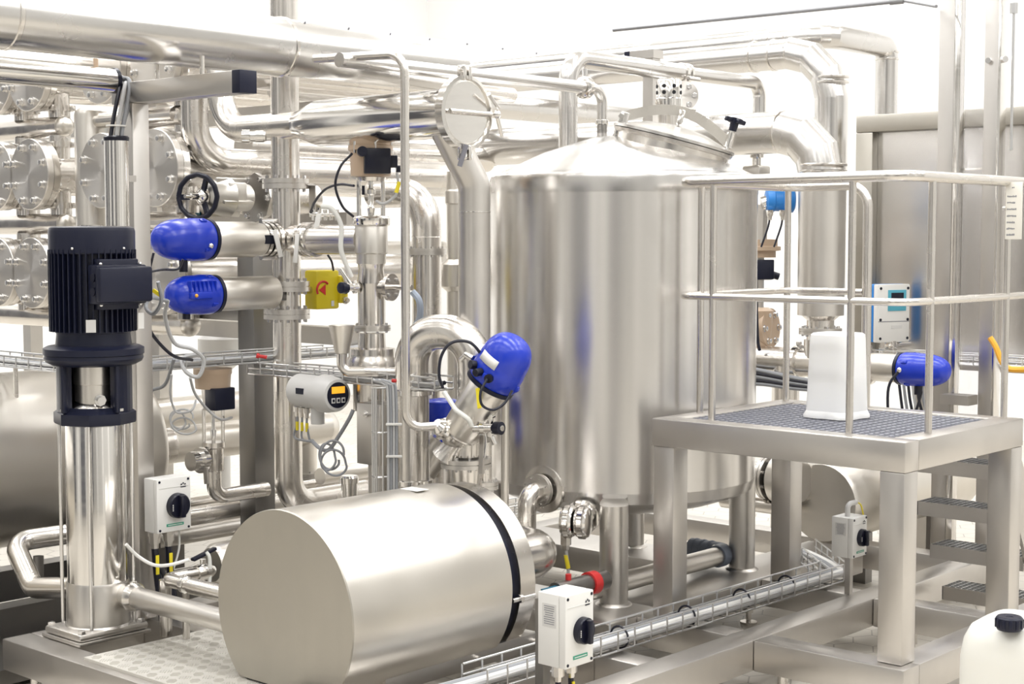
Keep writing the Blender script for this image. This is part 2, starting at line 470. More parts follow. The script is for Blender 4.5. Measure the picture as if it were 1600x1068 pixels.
# manway on the cone
mc = tz(2.528) + RT * .25 - V((FW.x, FW.y, 0)) * .07
mn = (Z + RT * .26 - V((FW.x, FW.y, 0)) * .05).normalized()
mw = part('manway', G().lathe(mc, mn, [(-.10, .30), (-.005, .30), (0, .31), (.018, .318), (.022, .312)], 64), 'pipe', tk)
part('lid', G().lathe(mc, mn, [(.022, .322), (.036, .322), (.04, .30), (.05, .27), (.085, .16), (.1, .05), (.102, 0)], 64), 'clad', mw)
ld = (RT - mn * RT.dot(mn)).normalized(); lq = mn.cross(ld)
def ml(a, b, h): return mc + ld * a + lq * b + mn * h
arch = [ml(-.27 + .54 * i / 16, -.02, .06 + .115 * math.sin(math.pi * (i + 1.2) / 18.4)) for i in range(17)]
g = G()
for p, q in zip(arch, arch[1:]): g.bar(p, q, .012, .052, up=mn)
part('arch_bar', g, 'hood', mw)
g = G().bar(ml(-.28, -.02, .10), ml(-.29, -.02, -.05), .05, .04, up=lq, bev=.004).cyl(ml(-.30, -.05, .075), ml(-.30, .01, .075), .012).bar(ml(-.28, -.02, -.04), ml(-.24, -.02, -.13), .016, .03, up=lq)
g.cyl(ml(-.27, -.07, -.05), ml(-.27, .03, -.05), .018)
part('hinge_clamp', g, 'pol', mw)
part('bracket', G().bar(ml(0, -.05, .11), ml(0, -.03, .18), .035, .03, up=ld, bev=.003).cyl(ml(0, -.06, .165), ml(0, .0, .165), .008).cyl(ml(0, -.02, .09), ml(0, -.02, .17), .007), 'pol', mw)
part('spindle', G().cyl(ml(.28, -.02, -.04), ml(.28, -.02, .16), .009).cyl(ml(.28, -.02, .06), ml(.28, -.02, .135), .024), 'pol', mw)
g = G().cyl(ml(.28, -.02, .145), ml(.28, -.02, .215), .02, .026)
for k in range(4):
    t = k * math.pi / 2 + .4; d = ld * math.cos(t) + lq * math.sin(t); c = ml(.28, -.02, .2)
    g.bar(c + d * .01, c + d * .06, .026, .026, up=mn, bev=.006)
part('star_knob', g, 'black', mw, 'black star shaped hand knob')
# perforated vent cap behind the manway
vc = U(1045, 168, 8.45)
va = thing('vent_cap', 'small polished vent cap with drilled holes on the tank top behind the manway', 'vent')
part('base_plate', G().box(vc - Z * .008, (.26, .18, .016), bev=.003), 'pol', va)
part('cap', G().lathe(vc, Z, [(0, .075), (.045, .075), (.05, .07), (.14, .07), (.152, .062), (.155, 0)], 32), 'pol', va)
for k in range(8):
    t = 2 * math.pi * k / 8 + .25
    for h in (.078, .112):
        d = V((math.cos(t), math.sin(t), 0)); part('vent_hole', G().cyl(vc + d * .064 + Z * h, vc + d * .0715 + Z * h, .011, seg=10), 'hole', va)
part('stub', G().cyl(vc - Z * .12, vc - Z * .01, .06), 'pipe', va)
# outlet elbow and flowmeter head on the lower shell
def on_tank(px, py, dr=0):
    r = ray(px, py); a = r.x ** 2 + r.y ** 2; q = EYE - tz(0); b = 2 * (q.x * r.x + q.y * r.y); c = q.x ** 2 + q.y ** 2 - (TR + dr) ** 2
    return EYE + r * ((-b - math.sqrt(b * b - 4 * a * c)) / (2 * a))
p0 = on_tank(849, 764); nr = V((p0.x - TC.x, p0.y - TC.y, 0)).normalized(); ps = p0 + nr * .04
dn = thing('drain_elbow', 'bent outlet pipe flanged to the lower left of the big tank', 'pipe')
e1 = U(822, 790, dep(p0) - .16)
part('elbow', G().tube([p0 - nr * .01, p0 + nr * .135, p0 + nr * .135 - Z * .36], .046, .085, 24), 'pipe', dn)
part('wall_pad', G().lathe(p0, nr, [(-.015, .12), (.004, .118), (.008, .1), (.012, .05)], 36), 'pipe', dn)
flange(dn, p0 + nr * .045, nr, .082, .014, .045, 8)
fp = on_tank(912, 806, .0)
fm = thing('sensor_head', 'double lobed cast steel sensor head on the lower tank shell', 'sensor')
nr = V((fp.x - TC.x, fp.y - TC.y, 0)).normalized(); side = Z.cross(nr)
part('neck', G().cyl(fp - nr * .01, fp + nr * .10, .058).lathe(fp, nr, [(.01, .085), (.03, .085)], 32), 'pol', fm)
for s in (-1, 1):
    c = fp + nr * .13 + side * .036 * s - Z * .005
    part('terminal_housing', G().lathe(c - side * .034, side, [(0, .05), (.005, .07), (.018, .076), (.022, .083), (.046, .083), (.05, .076), (.063, .07), (.068, .05)], 14), 'pol', fm)
c = fp + nr * .13 - side * .05 - Z * .07
part('cable_gland', G().lathe(c, -Z, [(0, .026), (.05, .026), (.05, .018), (.075, .016)], 8), 'pipe', fm)
part('yellow_sleeve', G().cyl(c - Z * .10, c - Z * .165 + side * .012, .011), 'tagy', fm)
part('cable', G().wire([c - Z * .07, c - Z * .17 + side * .012, c - Z * .30 + side * .005, c - Z * .46], .008), 'grey', fm)

# ================================================================== work platform
DX0, DX1, DY0, DY1, DZ = 5.81, 6.96, 3.035, 4.335, 1.206
pf = thing('work_platform', 'railed steel work platform with grating deck on square legs', 'platform')
w = .12; h = .13
part('deck_beam', G().span((DX0, DY0, DZ - h), (DX0 + w, DY1, DZ), bev=.006), 'brush', pf)
part('deck_beam', G().span((DX0 + w + .001, DY0, DZ - h), (DX1, DY0 + w, DZ), bev=.006), 'brush', pf)
part('deck_beam', G().span((DX0 + w + .001, DY1 - w, DZ - h), (DX1, DY1, DZ), bev=.006), 'brush', pf)
part('deck_beam', G().span((DX1 - w, DY0 + w + .001, DZ - h), (DX1, DY1 - w - .001, DZ), bev=.006), 'brush', pf)
g = G(); a0, a1, b0, b1 = DX0 + w, DX1 - w, DY0 + w, DY1 - w
n = 19
for i in range(1, n): x = a0 + (a1 - a0) * i / n; g.span((x - .0035, b0, DZ - .032), (x + .0035, b1, DZ - .003))
n = 22
for j in range(1, n): y = b0 + (b1 - b0) * j / n; g.span((a0, y - .0045, DZ - .028), (a1, y + .0045, DZ - .004))
part('grating', g, 'grat', pf, 'dark metal bar grating')
for x, y in ((DX0, DY0), (DX0 + .01, DY1 - w), (DX1 - w, DY0), (DX1 - w, DY1 - w)):
    part('leg', G().span((x + .002, y + .002, ZT + .001), (x + w - .002, y + w - .002, DZ - h), bev=.006), 'brush', pf)
rx, ry, RH = DX0 + .12, DY0 + .07, 1.10
rl = DY1 - .05
def post(x, y, zt=DZ + RH - .015): part('post', G().cyl((x, y, DZ), (x, y, zt), .0165, seg=20), 'pipe', pf)
for x, y in ((rx, 4.08), (rx, 3.365), (6.144, ry), (6.896, ry), (6.127, rl), (6.897, rl)): post(x, y)
post(7.25, ry, DZ + RH - .015)
for zz, r, nm in ((DZ + RH, .024, 'top_rail'), (DZ + .57, .0165, 'mid_rail')):
    xe = 6.93; g = G()
    part(nm, G().tube([(8.3, ry, zz), (rx, ry, zz), (rx, rl, zz), (xe, rl, zz), (xe, rl - .42, zz)] if nm == 'mid_rail' else [(8.3, ry, zz), (rx, ry, zz), (rx, rl, zz), (xe, rl, zz), (xe, rl - .44, zz), (xe, rl - .44, DZ)], r, .11 if nm == 'top_rail' else .09, 20, bs=9), 'pipe', pf)
# tag on the rail
tp = toY(V((6.872, ry, 2)), 1583); tp = toZ(V((6.872, tp.y, 2)), 329)
sg = thing('inspection_tag', 'cream card tag with printed lines hanging on the platform rail', 'tag')
TG = (X, Y, Z)
part('card', G().box(tp, (.003, .080, .262), TG, bev=.0012), 'paper', sg)
for i, (o, L) in enumerate(((.105, .010), (.065, .05), (.036, .04), (.006, .05), (-.025, .05), (-.055, .042), (-.083, .042), (-.111, .046))):
    g = G(); n = max(2, int(L / .0066))
    for k in range(n): g.box(tp + Z * (o + .002 * random.random()) + Y * (.030 - k * .0066 - (.022 if i == 0 else 0)) - X * .002, (.0008, .0045, .005 + .004 * random.random()), TG)
    part('printed_line', g, 'ink', sg)
part('fixing_clip', G().cyl(tp + Y * .052 + Z * .012, tp + Y * .038 + Z * .012, .010).cyl(tp + Y * .04 + Z * .012, tp + Y * .04 + Z * .012 + X * .02, .006), 'pol', sg)
# white lined bin upside down on the deck
bp = PZ(1305, 655, DZ); bp = V((bp.x + .1, bp.y + .05, DZ))
def rsq(hw, z, k=.45, n=40, wob=0.0):
    out = []
    for i in range(n):
        t = 2 * math.pi * i / n + .3; c, s_ = math.cos(t), math.sin(t)
        rr = hw / (abs(c) ** 4 + abs(s_) ** 4) ** .25 * (1 + wob * math.sin(5 * t + 1) + wob * .7 * math.sin(9 * t))
        out.append(bp + V((c * rr, s_ * rr, z)))
    return out
def loft(g, rings, cap0=True, cap1=True):
    R = [[g.bm.verts.new(p) for p in r] for r in rings]; n = len(R[0])
    for A, B in zip(R, R[1:]):
        for i in range(n): g.bm.faces.new((A[i], A[(i + 1) % n], B[(i + 1) % n], B[i]))
    if cap0: g.bm.faces.new(R[0][::-1])
    if cap1: g.bm.faces.new(R[-1])
    return g
wb = thing('upturned_bin', 'plain white plastic bin standing upside down on the platform deck', 'bin')
part('body', loft(G(), [rsq(.122, .035, wob=.012), rsq(.119, .12, wob=.006), rsq(.116, .22), rsq(.111, .37), rsq(.108, .388), rsq(.098, .396)]), 'liner', wb)
part('rim', loft(G(), [rsq(.131, .001, wob=.03), rsq(.132, .012, wob=.03), rsq(.124, .03, wob=.012), rsq(.121, .036, wob=.012)]), 'liner', wb)

# ================================================================== stairs behind the platform
stt = thing('access_stair', 'short steel stair of open grating treads behind the platform', 'stair')
for i in range(4):
    z = .965 - .241 * i; x = 6.985 + .145 * i
    t = part('tread', G().span((x, 3.16, z - .07), (x + .004, 3.655, z)).span((x + .186, 3.16, z - .07), (x + .19, 3.655, z)).span((x, 3.16, z - .07), (x + .19, 3.164, z)).span((x, 3.651, z - .07), (x + .19, 3.655, z)), 'brush', stt)
    g = G()
    for k in range(1, 15): y = 3.164 + .487 * k / 15; g.span((x + .004, y - .0015, z - .03), (x + .186, y + .0015, z + .001))
    for k in range(1, 6): xx = x + .19 * k / 6; g.span((xx - .0015, 3.164, z - .028), (xx + .0015, 3.651, z))
    part('grating', g, 'zinc', t)
for y in (3.14,):
    part('stringer', G().prism([(6.965, y, DZ - .02), (6.965, y, DZ - .2), (7.55, y, .0), (7.75, y, .0), (7.75, y, .12), (7.05, y, DZ - .02)], Y, .018), 'brush', stt)

# ================================================================== jerrycan
jc = U(1596, 1000, 6.02); jc = V((jc.x, jc.y - .0, 0)); bp_save = bp; bp = jc
cn = thing('jerrycan', 'white plastic canister with black screw cap at the lower right corner', 'canister')
HT = .60
part('body', loft(G(), [rsq(.16, .002), rsq(.19, .02), rsq(.198, .06), rsq(.20, .30), rsq(.199, .43), rsq(.188, .50), rsq(.165, .55), rsq(.125, HT - .022), rsq(.075, HT - .01), rsq(.03, HT - .006)]), 'poly', cn)
cc = PZ(1577, 975, HT - .01)
g = G().lathe((cc.x, cc.y, HT - .03), Z, [(0, .044), (.012, .05), (.046, .05), (.052, .044), (.050, .014), (.047, .012), (.047, 0)], 40)
for k in range(12):
    t = 2 * math.pi * k / 12; g.box(V((cc.x, cc.y, HT - .004)) + V((math.cos(t), math.sin(t), 0)) * .05, (.006, .014, .034), (V((math.cos(t), math.sin(t), 0)), V((-math.sin(t), math.cos(t), 0)), Z), bev=.002)
part('screw_cap', g, 'navy', cn, 'ribbed black screw cap')
bp = bp_save

# ================================================================== motor under its steel hood, with the pump behind
hx, hy, hz, hr = 3.85, 4.655, .585, .405
hd = thing('hooded_pump', 'big horizontal pump under a smooth cylindrical steel hood in the foreground', 'pump')
def hoodring(x, r, cut):
    pts = []
    for i in range(73):
        t = -math.pi / 2 + .746 + (2 * math.pi - 1.492) * i / 72
        pts.append(V((x, hy + math.cos(t) * r, hz + math.sin(t) * r)))
    return pts
part('hood', loft(G(), [hoodring(hx + .004, hr, 0), hoodring(4.74, hr, 0)], False, False), 'hood', hd)
part('front_disc', loft(G(), [hoodring(hx - .003, hr, 0), hoodring(hx + .003, hr + .003, 0)]), 'disc', hd)
part('rear_disc', G().lathe((4.735, hy, hz), X, [(0, hr - .004), (.004, hr - .004)], 64), 'dark', hd)
for s in (-1, 1):
    part('base_rail', G().span((hx + .02, hy + s * .20 - .02, ZT + .001), (4.95, hy + s * .20 + .02, ZT + .04)).span((hx + .02, hy + s * .225 - .004, ZT + .03), (4.95, hy + s * .225 + .004, ZT + .075)), 'brush', hd)
part('side_rail', G().span((hx + .25, hy - .315, ZT + .002), (5.02, hy - .295, ZT + .075)).cyl((4.98, hy - .335, ZT + .04), (4.98, hy - .31, ZT + .04), .014).cyl((4.62, hy - .335, ZT + .04), (4.62, hy - .31, ZT + .04), .012), 'brush', hd)
part('front_foot', G().span((hx + .01, hy + .06, ZT + .001), (hx + .2, hy + .24, ZT + .036)), 'navy', hd)
part('motor_end', G().lathe((4.76, hy, hz), X, [(0, .33), (.01, .365), (.06, .365), (.07, .33)], 48), 'navy', hd)
part('casing', G().lathe((4.80, hy, hz), X, [(0, .35), (.006, .392), (.10, .392), (.112, .36), (.13, .33), (.17, .24), (.22, .16), (.28, .12)], 64), 'pipe', hd)
part('hood_label', G().box((4.55, hy - .02, hz + hr + .001), (.07, .10, .002)), 'white', hd)
part('suction_elbow', G().tube([(5.05, hy, hz), (5.43, hy, hz), (5.43, hy + .7, hz)], .105, .14, 28), 'pipe', hd)
part('stud', G().cyl((4.76, hy - .385, hz - .05), (4.9, hy - .385, hz - .05), .011).lathe((4.80, hy - .385, hz - .05), X, [(0, .02), (.02, .02)], 6), 'bolt', hd)

# frame, and a dark sheet added to darken the floor below the left vessel
vf = thing('vessel_frame', 'dark low beams under the left vessel, behind the tall pump foot', 'frame')
part('beam', G().span((3.0, 6.72, .13), (5.05, 6.84, .27)), 'dark', vf)
part('beam', G().span((3.4, 7.28, .16), (5.3, 7.40, .32)), 'dark', vf)
for x in (3.8, 4.7): part('cross_beam', G().span((x, 6.841, .13), (x + .1, 7.279, .26)), 'dark', vf)
for x in (3.45, 4.95): part('foot', G().cyl((x, 6.78, 0), (x, 6.78, .13), .03).cyl((x, 6.78, 0), (x, 6.78, .012), .05), 'pipe', vf)
for x in (3.6, 5.2): part('foot', G().cyl((x, 7.34, 0), (x, 7.34, .16), .03), 'pipe', vf)
solo('dark_floor_sheet', G().span((3.1, 6.34, .02), (5.05, 7.2, .03)).span((3.1, 6.34, .03), (5.05, 6.35, .09)).span((3.1, 7.19, .03), (5.05, 7.2, .09)), 'dark', 'dark flat sheet added on the floor behind the tall pump foot', 'tray')
# ================================================================== switch boxes (three of a kind, built where each one hangs)
def rotary_box(c, w, hgt, dpt, label, cables=(), face=-Y, sidev=X, plate=True):
    """c: centre; w along sidev, dpt along face normal"""
    n, s, c = V(face), V(sidev), V(c)
    t = thing('switch_box', label, 'switch', 'rotary isolator boxes')
    body = part('enclosure', G().box(c - n * dpt * .12, (w, dpt * .76, hgt), (s, n, Z), bev=.004), 'white', t)
    part('cover', G().box(c + n * dpt * .38, (w, dpt * .24, hgt), (s, n, Z), bev=.005).box(c + n * dpt * .501 + Z * hgt * .33, (w * .86, .003, .003), (s, n, Z)), 'white', t)
    fc = c + n * dpt * .5
    for i in (-1, 1):
        for k in (-1, 1):
            part('screw', G().cyl(fc + s * i * w * .42 + Z * k * hgt * .45, fc + s * i * w * .42 + Z * k * hgt * .45 + n * .002, .006, seg=10), 'black', t)
    kc = fc + s * w * .08 - Z * hgt * .02; kr = w * .31
    k = part('rotary_knob', G().lathe(kc, n, [(0, kr), (kr * .42, kr * .98), (kr * .5, kr * .9), (kr * .52, 0)], 32), 'black', t, 'black round switch knob')
    part('grip', G().box(kc + n * kr * .72, (kr * .42, kr * .5, kr * 1.75), (s, n, Z), bev=kr * .08), 'black', k)
    g = G()
    for q in range(4): g.box(kc + n * (kr * .5) + s * (-kr * .72) + Z * (q * .14 - .28) * kr, (kr * .08, kr * .08, kr * .08), (s, n, Z))
    part('position_marks', g, 'white', k)
    part('green_strip', G().box(fc + s * w * .02 - Z * hgt * .37 + n * .001, (w * .5, .002, hgt * .05), (s, n, Z)), 'green', t, 'small green label strip')
    part('strip_text', G().box(fc + s * w * .02 - Z * hgt * .37 + n * .0022, (w * .42, .001, hgt * .012), (s, n, Z)), 'white', t)
    lc = fc + s * w * .27 + Z * hgt * .36 + n * .001
    g = G()
    for q in (-1, 0, 1): g.prism([lc + s * (q * w * .055 - w * .03) - Z * hgt * .012 + Z * (q == 0) * hgt * .02, lc + s * (q * w * .055 + w * .03) - Z * hgt * .012 + Z * (q == 0) * hgt * .02, lc + s * q * w * .055 + Z * hgt * .02 + Z * (q == 0) * hgt * .02], n, .001)
    part('maker_logo', g, 'navy', t)
    part('logo_text', G().box(lc - Z * hgt * .045, (w * .16, .0012, hgt * .018), (s, n, Z)), 'navy', t)
    if plate:
        sc = c - s * w * .502 + Z * hgt * .2 + n * dpt * -.08
        rp_ = part('rating_plate', G().box(sc, (.0015, dpt * .5, hgt * .32), (s, n, Z)), 'lgrey', t, 'small printed rating plate')
        g = G()
        for q in range(9): g.box(sc - s * .0012 + Z * hgt * (.125 - .03 * q), (.001, dpt * (.40 - .12 * random.random()), hgt * .008), (s, n, Z))
        part('print', g, 'ink', rp_)
    return t
b1 = V((4.33, 3.62, 0)); 
q = U(884, 978, 5.83)
bx = rotary_box(q, .165, .275, .135, 'white rotary switch box in front of the hooded pump, nearest the camera')
part('stand_post', G().span((q.x - .06, q.y + .06, ZT + .0), (q.x - .02, q.y + .10, q.z + .1)), 'dark', bx)
for k, (o, m_) in enumerate(((-.045, 'tan'), (.03, 'greyd'))):
    e = q + X * o - Z * .14
    part('cable_gland', G().lathe(e, -Z, [(0, .024), (.04, .024), (.04, .017), (.06, .015)], 8), 'pipe', bx)
    part('gland_cable', G().wire([e - Z * .05, e - Z * .14 + X * .01, e - Z * .26 + X * .06], .011), 'cable', bx)
    part('marker_sleeve', G().cyl(e - Z * .075 - Y * .012, e - Z * .14 - Y * .012 + X * .01, .006), 'tagy', bx)
q = U(262, 786, 7.22)
bx = rotary_box(q, .19, .25, .10, 'white rotary switch box on the post beside the tall pump', plate=False)
for k, o in enumerate((-.075, .0)):
    e = q + X * o - Z * .125
    part('cable_gland', G().lathe(e, -Z, [(0, .03), (.02, .03), (.02, .026), (.05, .026), (.05, .02), (.075, .018)], 8), 'dull', bx)
    part('gland_cable', G().wire([e - Z * .07, e - Z * .2 + X * .01, e - Z * .36 + X * .03, e - Z * .48 + X * .04], .017), 'cable', bx)
    part('marker_sleeve', G().box(e - Z * .15 - Y * .019, (.018, .006, .09), bev=.002), 'tagy', bx)
part('white_cable', G().wire([q + X * .06 - Z * .12, q + X * .06 - Z * .22, q + X * .02 - Z * .33], .005), 'hose', bx)
q = U(1327, 836, 7.75)
bx = rotary_box(q, .14, .20, .12, 'white rotary switch box standing under the work platform, behind its near leg')
e = q + Z * .10 + X * -.02
part('conduit_elbow', G().tube([e, e + Z * .06, e + Z * .06 + X * .08], .013, .035, 12), 'lgrey', bx)
part('green_yellow_wire', G().wire([e + Z * .06 + X * .08, e + Z * .04 + X * .13, e + X * .16 - Z * .02], .004), 'tagy', bx)
part('stand', G().bar(q - Z * .1, q - Z * (q.z - ZT), .03, .03), 'brush', bx)

# ================================================================== vertical multistage pump
px_, py_ = 3.885, 5.985
def pz(z): return V((px_, py_, z))
vp = thing('vertical_pump', 'tall vertical multistage pump with black motor and steel sleeve, at the left', 'pump')
part('base_plate', G().span((3.69, 5.835, ZT + .001), (4.06, 6.14, ZT + .018), bev=.004).box((3.875, 5.985, ZT + .036), (.36, .29, .036), bev=.016), 'dull', vp)
part('foot_casting', G().lathe(pz(ZT + .05), Z, [(0, .15), (.01, .141), (.19, .138), (.2, .134)], 48), 'dull', vp)
part('sleeve', G().lathe(pz(0), Z, [(.50, .132), (.515, .1335), (1.22, .1335), (1.23, .13)], 56), 'pol', vp)
for k in range(4):
    t = math.radians(41.9 + 180 + 4 + 90 * k); d = V((math.cos(t), math.sin(t), 0))
    part('tie_rod', G().cyl(pz(ZT + .04) + d * .158, pz(1.24) + d * .158, .0085, seg=12), 'bolt', vp)
for dx in (-1, 1):
    for dy in (-1, 1): part('base_bolt', G().lathe((3.875 + dx * .155, 5.985 + dy * .12, ZT + .053), Z, [(0, .018), (.012, .018), (.014, .012)], 6), 'bolt', vp)
# bracket with window
Wd = -V((math.cos(math.radians(41.9 + 7)), math.sin(math.radians(41.9 + 7)), 0))
br = part('bracket', G().lathe(pz(0), Z, [(1.225, .15), (1.225, .176), (1.232, .18), (1.275, .18), (1.285, .165), (1.30, .15)], 8, up=Wd), 'navy', vp)
part('bracket_wall', G().lathe(pz(0), Z, [(1.28, .166), (1.46, .164), (1.49, .175), (1.50, .20)], 48), 'navy', vp) if False else None
g = G(); r = .164; open_ = math.radians(38); n = 30
for k in range(n):
    a = open_ + (2 * math.pi - 2 * open_) * k / n; b = open_ + (2 * math.pi - 2 * open_) * (k + 1) / n
    base = math.atan2(Wd.y, Wd.x)
    d0 = V((math.cos(base + a), math.sin(base + a), 0)); d1 = V((math.cos(base + b), math.sin(base + b), 0))
    g.prism([pz(1.28) + d0 * r, pz(1.28) + d1 * r, pz(1.28) + d1 * (r - .03), pz(1.28) + d0 * (r - .03)], Z, .225)
bmesh.ops.remove_doubles(g.bm, verts=g.bm.verts[:], dist=1e-4)
part('bracket_wall', g, 'navy', vp)
for s in (-1, 1):
    a = math.atan2(Wd.y, Wd.x) + s * (open_ + .06); d = V((math.cos(a), math.sin(a), 0))
    part('rib', G().box(pz(1.39) + d * .168, (.03, .02, .22), (d, V((-d.y, d.x, 0)), Z), bev=.005), 'navy', vp)
part('coupling_guard', G().lathe(pz(0) + Wd * .03, Z, [(1.30, .082), (1.40, .082), (1.402, .086), (1.5, .086)], 40), 'hood', vp)
part('pump_head', G().lathe(pz(0), Z, [(1.285, .135), (1.30, .13), (1.325, .105), (1.335, .085)], 40), 'pipe', vp)
d = (Wd + V((-Wd.y, Wd.x, 0)) * .35).normalized()
part('vent_plug', G().lathe(pz(1.335) + d * .105, d, [(0, .026), (.02, .026), (.02, .019), (.05, .018)], 8), 'bolt', vp)
for s in (-1, 1):
    a = math.atan2(Wd.y, Wd.x) + s * math.radians(52); dd = V((math.cos(a), math.sin(a), 0))
    part('head_bolt', G().lathe(pz(1.285) + dd * .15, Z, [(0, .02), (.012, .02), (.014, .013), (.03, .013)], 6), 'bolt', vp)
part('motor_flange', G().lathe(pz(0), Z, [(1.485, .18), (1.50, .208), (1.515, .216), (1.53, .213), (1.533, .219), (1.56, .219), (1.57, .20), (1.575, .165), (1.62, .16), (1.66, .163)], 56), 'navy', vp)
mo = part('motor_body', G().lathe(pz(0), Z, [(1.62, .14), (1.63, .165), (1.98, .165), (1.99, .15)], 48), 'navy', vp)
n = 44
for half in range(1):
    g = G()
    for k in range(n):
        t = 2 * math.pi * k / n; dd = V((math.cos(t), math.sin(t), 0))
        g.box(pz(1.815) + dd * .172, (.036, .0055, .36), (dd, V((-dd.y, dd.x, 0)), Z))
    part('cooling_fins', g, 'navy', mo)
part('fan_cover', G().lathe(pz(0), Z, [(1.975, .183), (1.98, .187), (2.075, .187), (2.09, .182), (2.096, .17), (2.096, 0)], 64), 'navy', vp)
part('fan_grille', G().lathe(pz(2.096), Z, [(0, .05), (.006, .05), (.006, 0)], 24), 'pipe', vp)
for t in (-2.6, -1.35, .2): part('cover_screw', G().sphere(pz(2.0) + V((math.cos(t), math.sin(t), 0)) * .187, .007), 'bolt', vp)
tb = V((px_ + .005, py_ - .2, 1.845))
x = part('terminal_box', G().box(tb + Y * .015, (.255, .07, .17), bev=.008).box(tb - Y * .035, (.27, .045, .155), bev=.012).box(tb + Y * .03 + Z * .0, (.2, .06, .22), bev=.006), 'navy', vp)
for s in (-1, 1):
    for k in (-1, 1): part('lid_screw', G().sphere(tb + X * s * .1 + Z * k * .088 - Y * .01, .008), 'bolt', x)
part('entry_plug', G().cyl(tb - X * .137 + Z * .03, tb - X * .131 + Z * .03, .018), 'black', x)
part('entry_plug', G().cyl(tb - X * .137 - Z * .03, tb - X * .131 - Z * .03, .018), 'black', x)
t = math.radians(41.9 + 180 + 12); dd = V((math.cos(t), math.sin(t), 0)); sd = V((-dd.y, dd.x, 0))
part('motor_rating_plate', G().box(pz(1.665) + dd * .19 , (.003, .042, .055), (dd, sd, Z)), 'lgrey', vp, 'small silver rating plate')
part('motor_sticker', G().box(pz(1.68) + V((.42, -.9, 0)).normalized() * .191 + X * .05, (.03, .003, .07)), 'white', vp)
# pump pipework
pi = thing('discharge_pipe', 'steel pipe running from the tall pump foot towards the hooded pump', 'pipe')
p0 = pz(.455) - Y * .135 + X * .06
part('pipe', G().tube([p0, p0 - Y * .80], .048, 0, 28), 'dull', pi)
clampring(pi, p0 - Y * .05, Y, .05, .018, m='pol')
part('ferrule', G().lathe(p0 - Y * .005, -Y, [(-.02, .05), (0, .058), (.035, .06), (.05, .066), (.065, .06), (.08, .05)], 28), 'pipe', pi)
pi = thing('suction_pipe', 'bent steel pipe looping from the tall pump base back to the left vessel', 'pipe')
q0 = pz(.455) + Y * .135
a0 = q0 + Y * .12; 
A1 = U(75, 925, 7.05); A1.z = q0.z
B1 = V((px_, toY(A1, 45).y, q0.z))
p1 = U(48, 912, 7.35); p2 = U(22, 862, 7.55); p3 = U(125, 832, 7.6)
part('pipe', G().tube([q0, U(52, 918, 7.25), U(20, 846, 7.45), p3 + X * .25], .05, .09, 24), 'pipe', pi)
part('bracket', G().cyl(U(60, 868, 7.7), U(60, 900, 7.7), .026), 'dark', pi)
clampring(pi, q0 + Y * .04, Y, .05, .018)

# ================================================================== post with cross arm, conduits
pt = thing('pipe_stand', 'square steel post with a cross arm carrying the overhead pipe', 'stand')
PX0, PY0 = 4.2, 6.10
part('post', G().span((PX0 - .045, PY0 - .045, ZT - .0), (PX0 + .045, PY0 + .045, 2.66), bev=.004), 'brush', pt)
ye = toY((PX0, 6, 2.72), 388).y
part('cross_arm', G().span((PX0 - .045, ye + .055, 2.66), (PX0 + .045, PY0 + .12, 2.755), bev=.004), 'brush', pt)
part('end_cap', G().span((PX0 - .046, ye, 2.659), (PX0 + .046, ye + .055, 2.756), bev=.003), 'navy', pt, 'dark blue plastic end cap')
for px in (246, 316):
    p = toY((PX0, 6, 2.75), px); part('stud', G().cyl(p, p + Z * .09, .011), 'pipe', pt)
BPY, BPZ, BPR = 5.80, 2.95, .138
bp1 = thing('overhead_duct', 'wide insulated steel pipe running overhead across the upper left', 'pipe')
xe = toX((5, BPY, BPZ), 706).x
xr = toX((5, BPY, BPZ), 437).x
part('jacket', G().cyl((2.2, BPY, BPZ), (xr, BPY, BPZ), BPR, seg=56), 'clad', bp1)
part('jacket', G().cyl((xr, BPY, BPZ), (xe, BPY, BPZ), BPR - .003, seg=56), 'clad', bp1)
for xx in (xr, toX((4, BPY, BPZ), 8).x):
    part('seam_band', G().lathe((xx, BPY, BPZ), X, [(-.012, BPR + .001), (-.008, BPR + .005), (.008, BPR + .005), (.012, BPR + .001)], 56), 'pipe', bp1)
for k in range(7):
    xx = xr + .1 + k * .28; part('rivet', G().sphere((xx, BPY - BPR * .5, BPZ + BPR * .866), .005), 'ink', bp1)
c1 = thing('conduit', 'short vertical steel conduit tube above the black motor', 'conduit')
cb = U(184, 352, 7.04)
part('tube', G().cyl((cb.x, cb.y, 2.099), (cb.x, cb.y, toZ(cb, 216).z), .054, seg=36), 'pol', c1)
ct = toZ(cb, 216)
part('rim_guard', G().lathe(ct - Z * .012, Z, [(0, .056), (.016, .058), (.022, .052), (.016, .045)], 36), 'black', c1)
part('bracket', G().span((cb.x - .01, cb.y - .012, 2.3), (PX0 - .044, cb.y + .012, 2.33)), 'brush', c1)
c2 = thing('conduit', 'level pale steel conduit tube ending at the post, upper left edge', 'conduit')
e = U(178, 126, 7.12)
part('tube', G().cyl(toX(e, -60), e, .055, seg=36), 'pol', c2)
part('rim_guard', G().lathe(e - X * .012, X, [(0, .057), (.018, .059), (.022, .05), (.012, .045)], 36), 'black', c2)
part('hanger', G().cyl(toX(e, 150) + Z * .05, toX(e, 150) + Z * .13, .011), 'tan', c2)
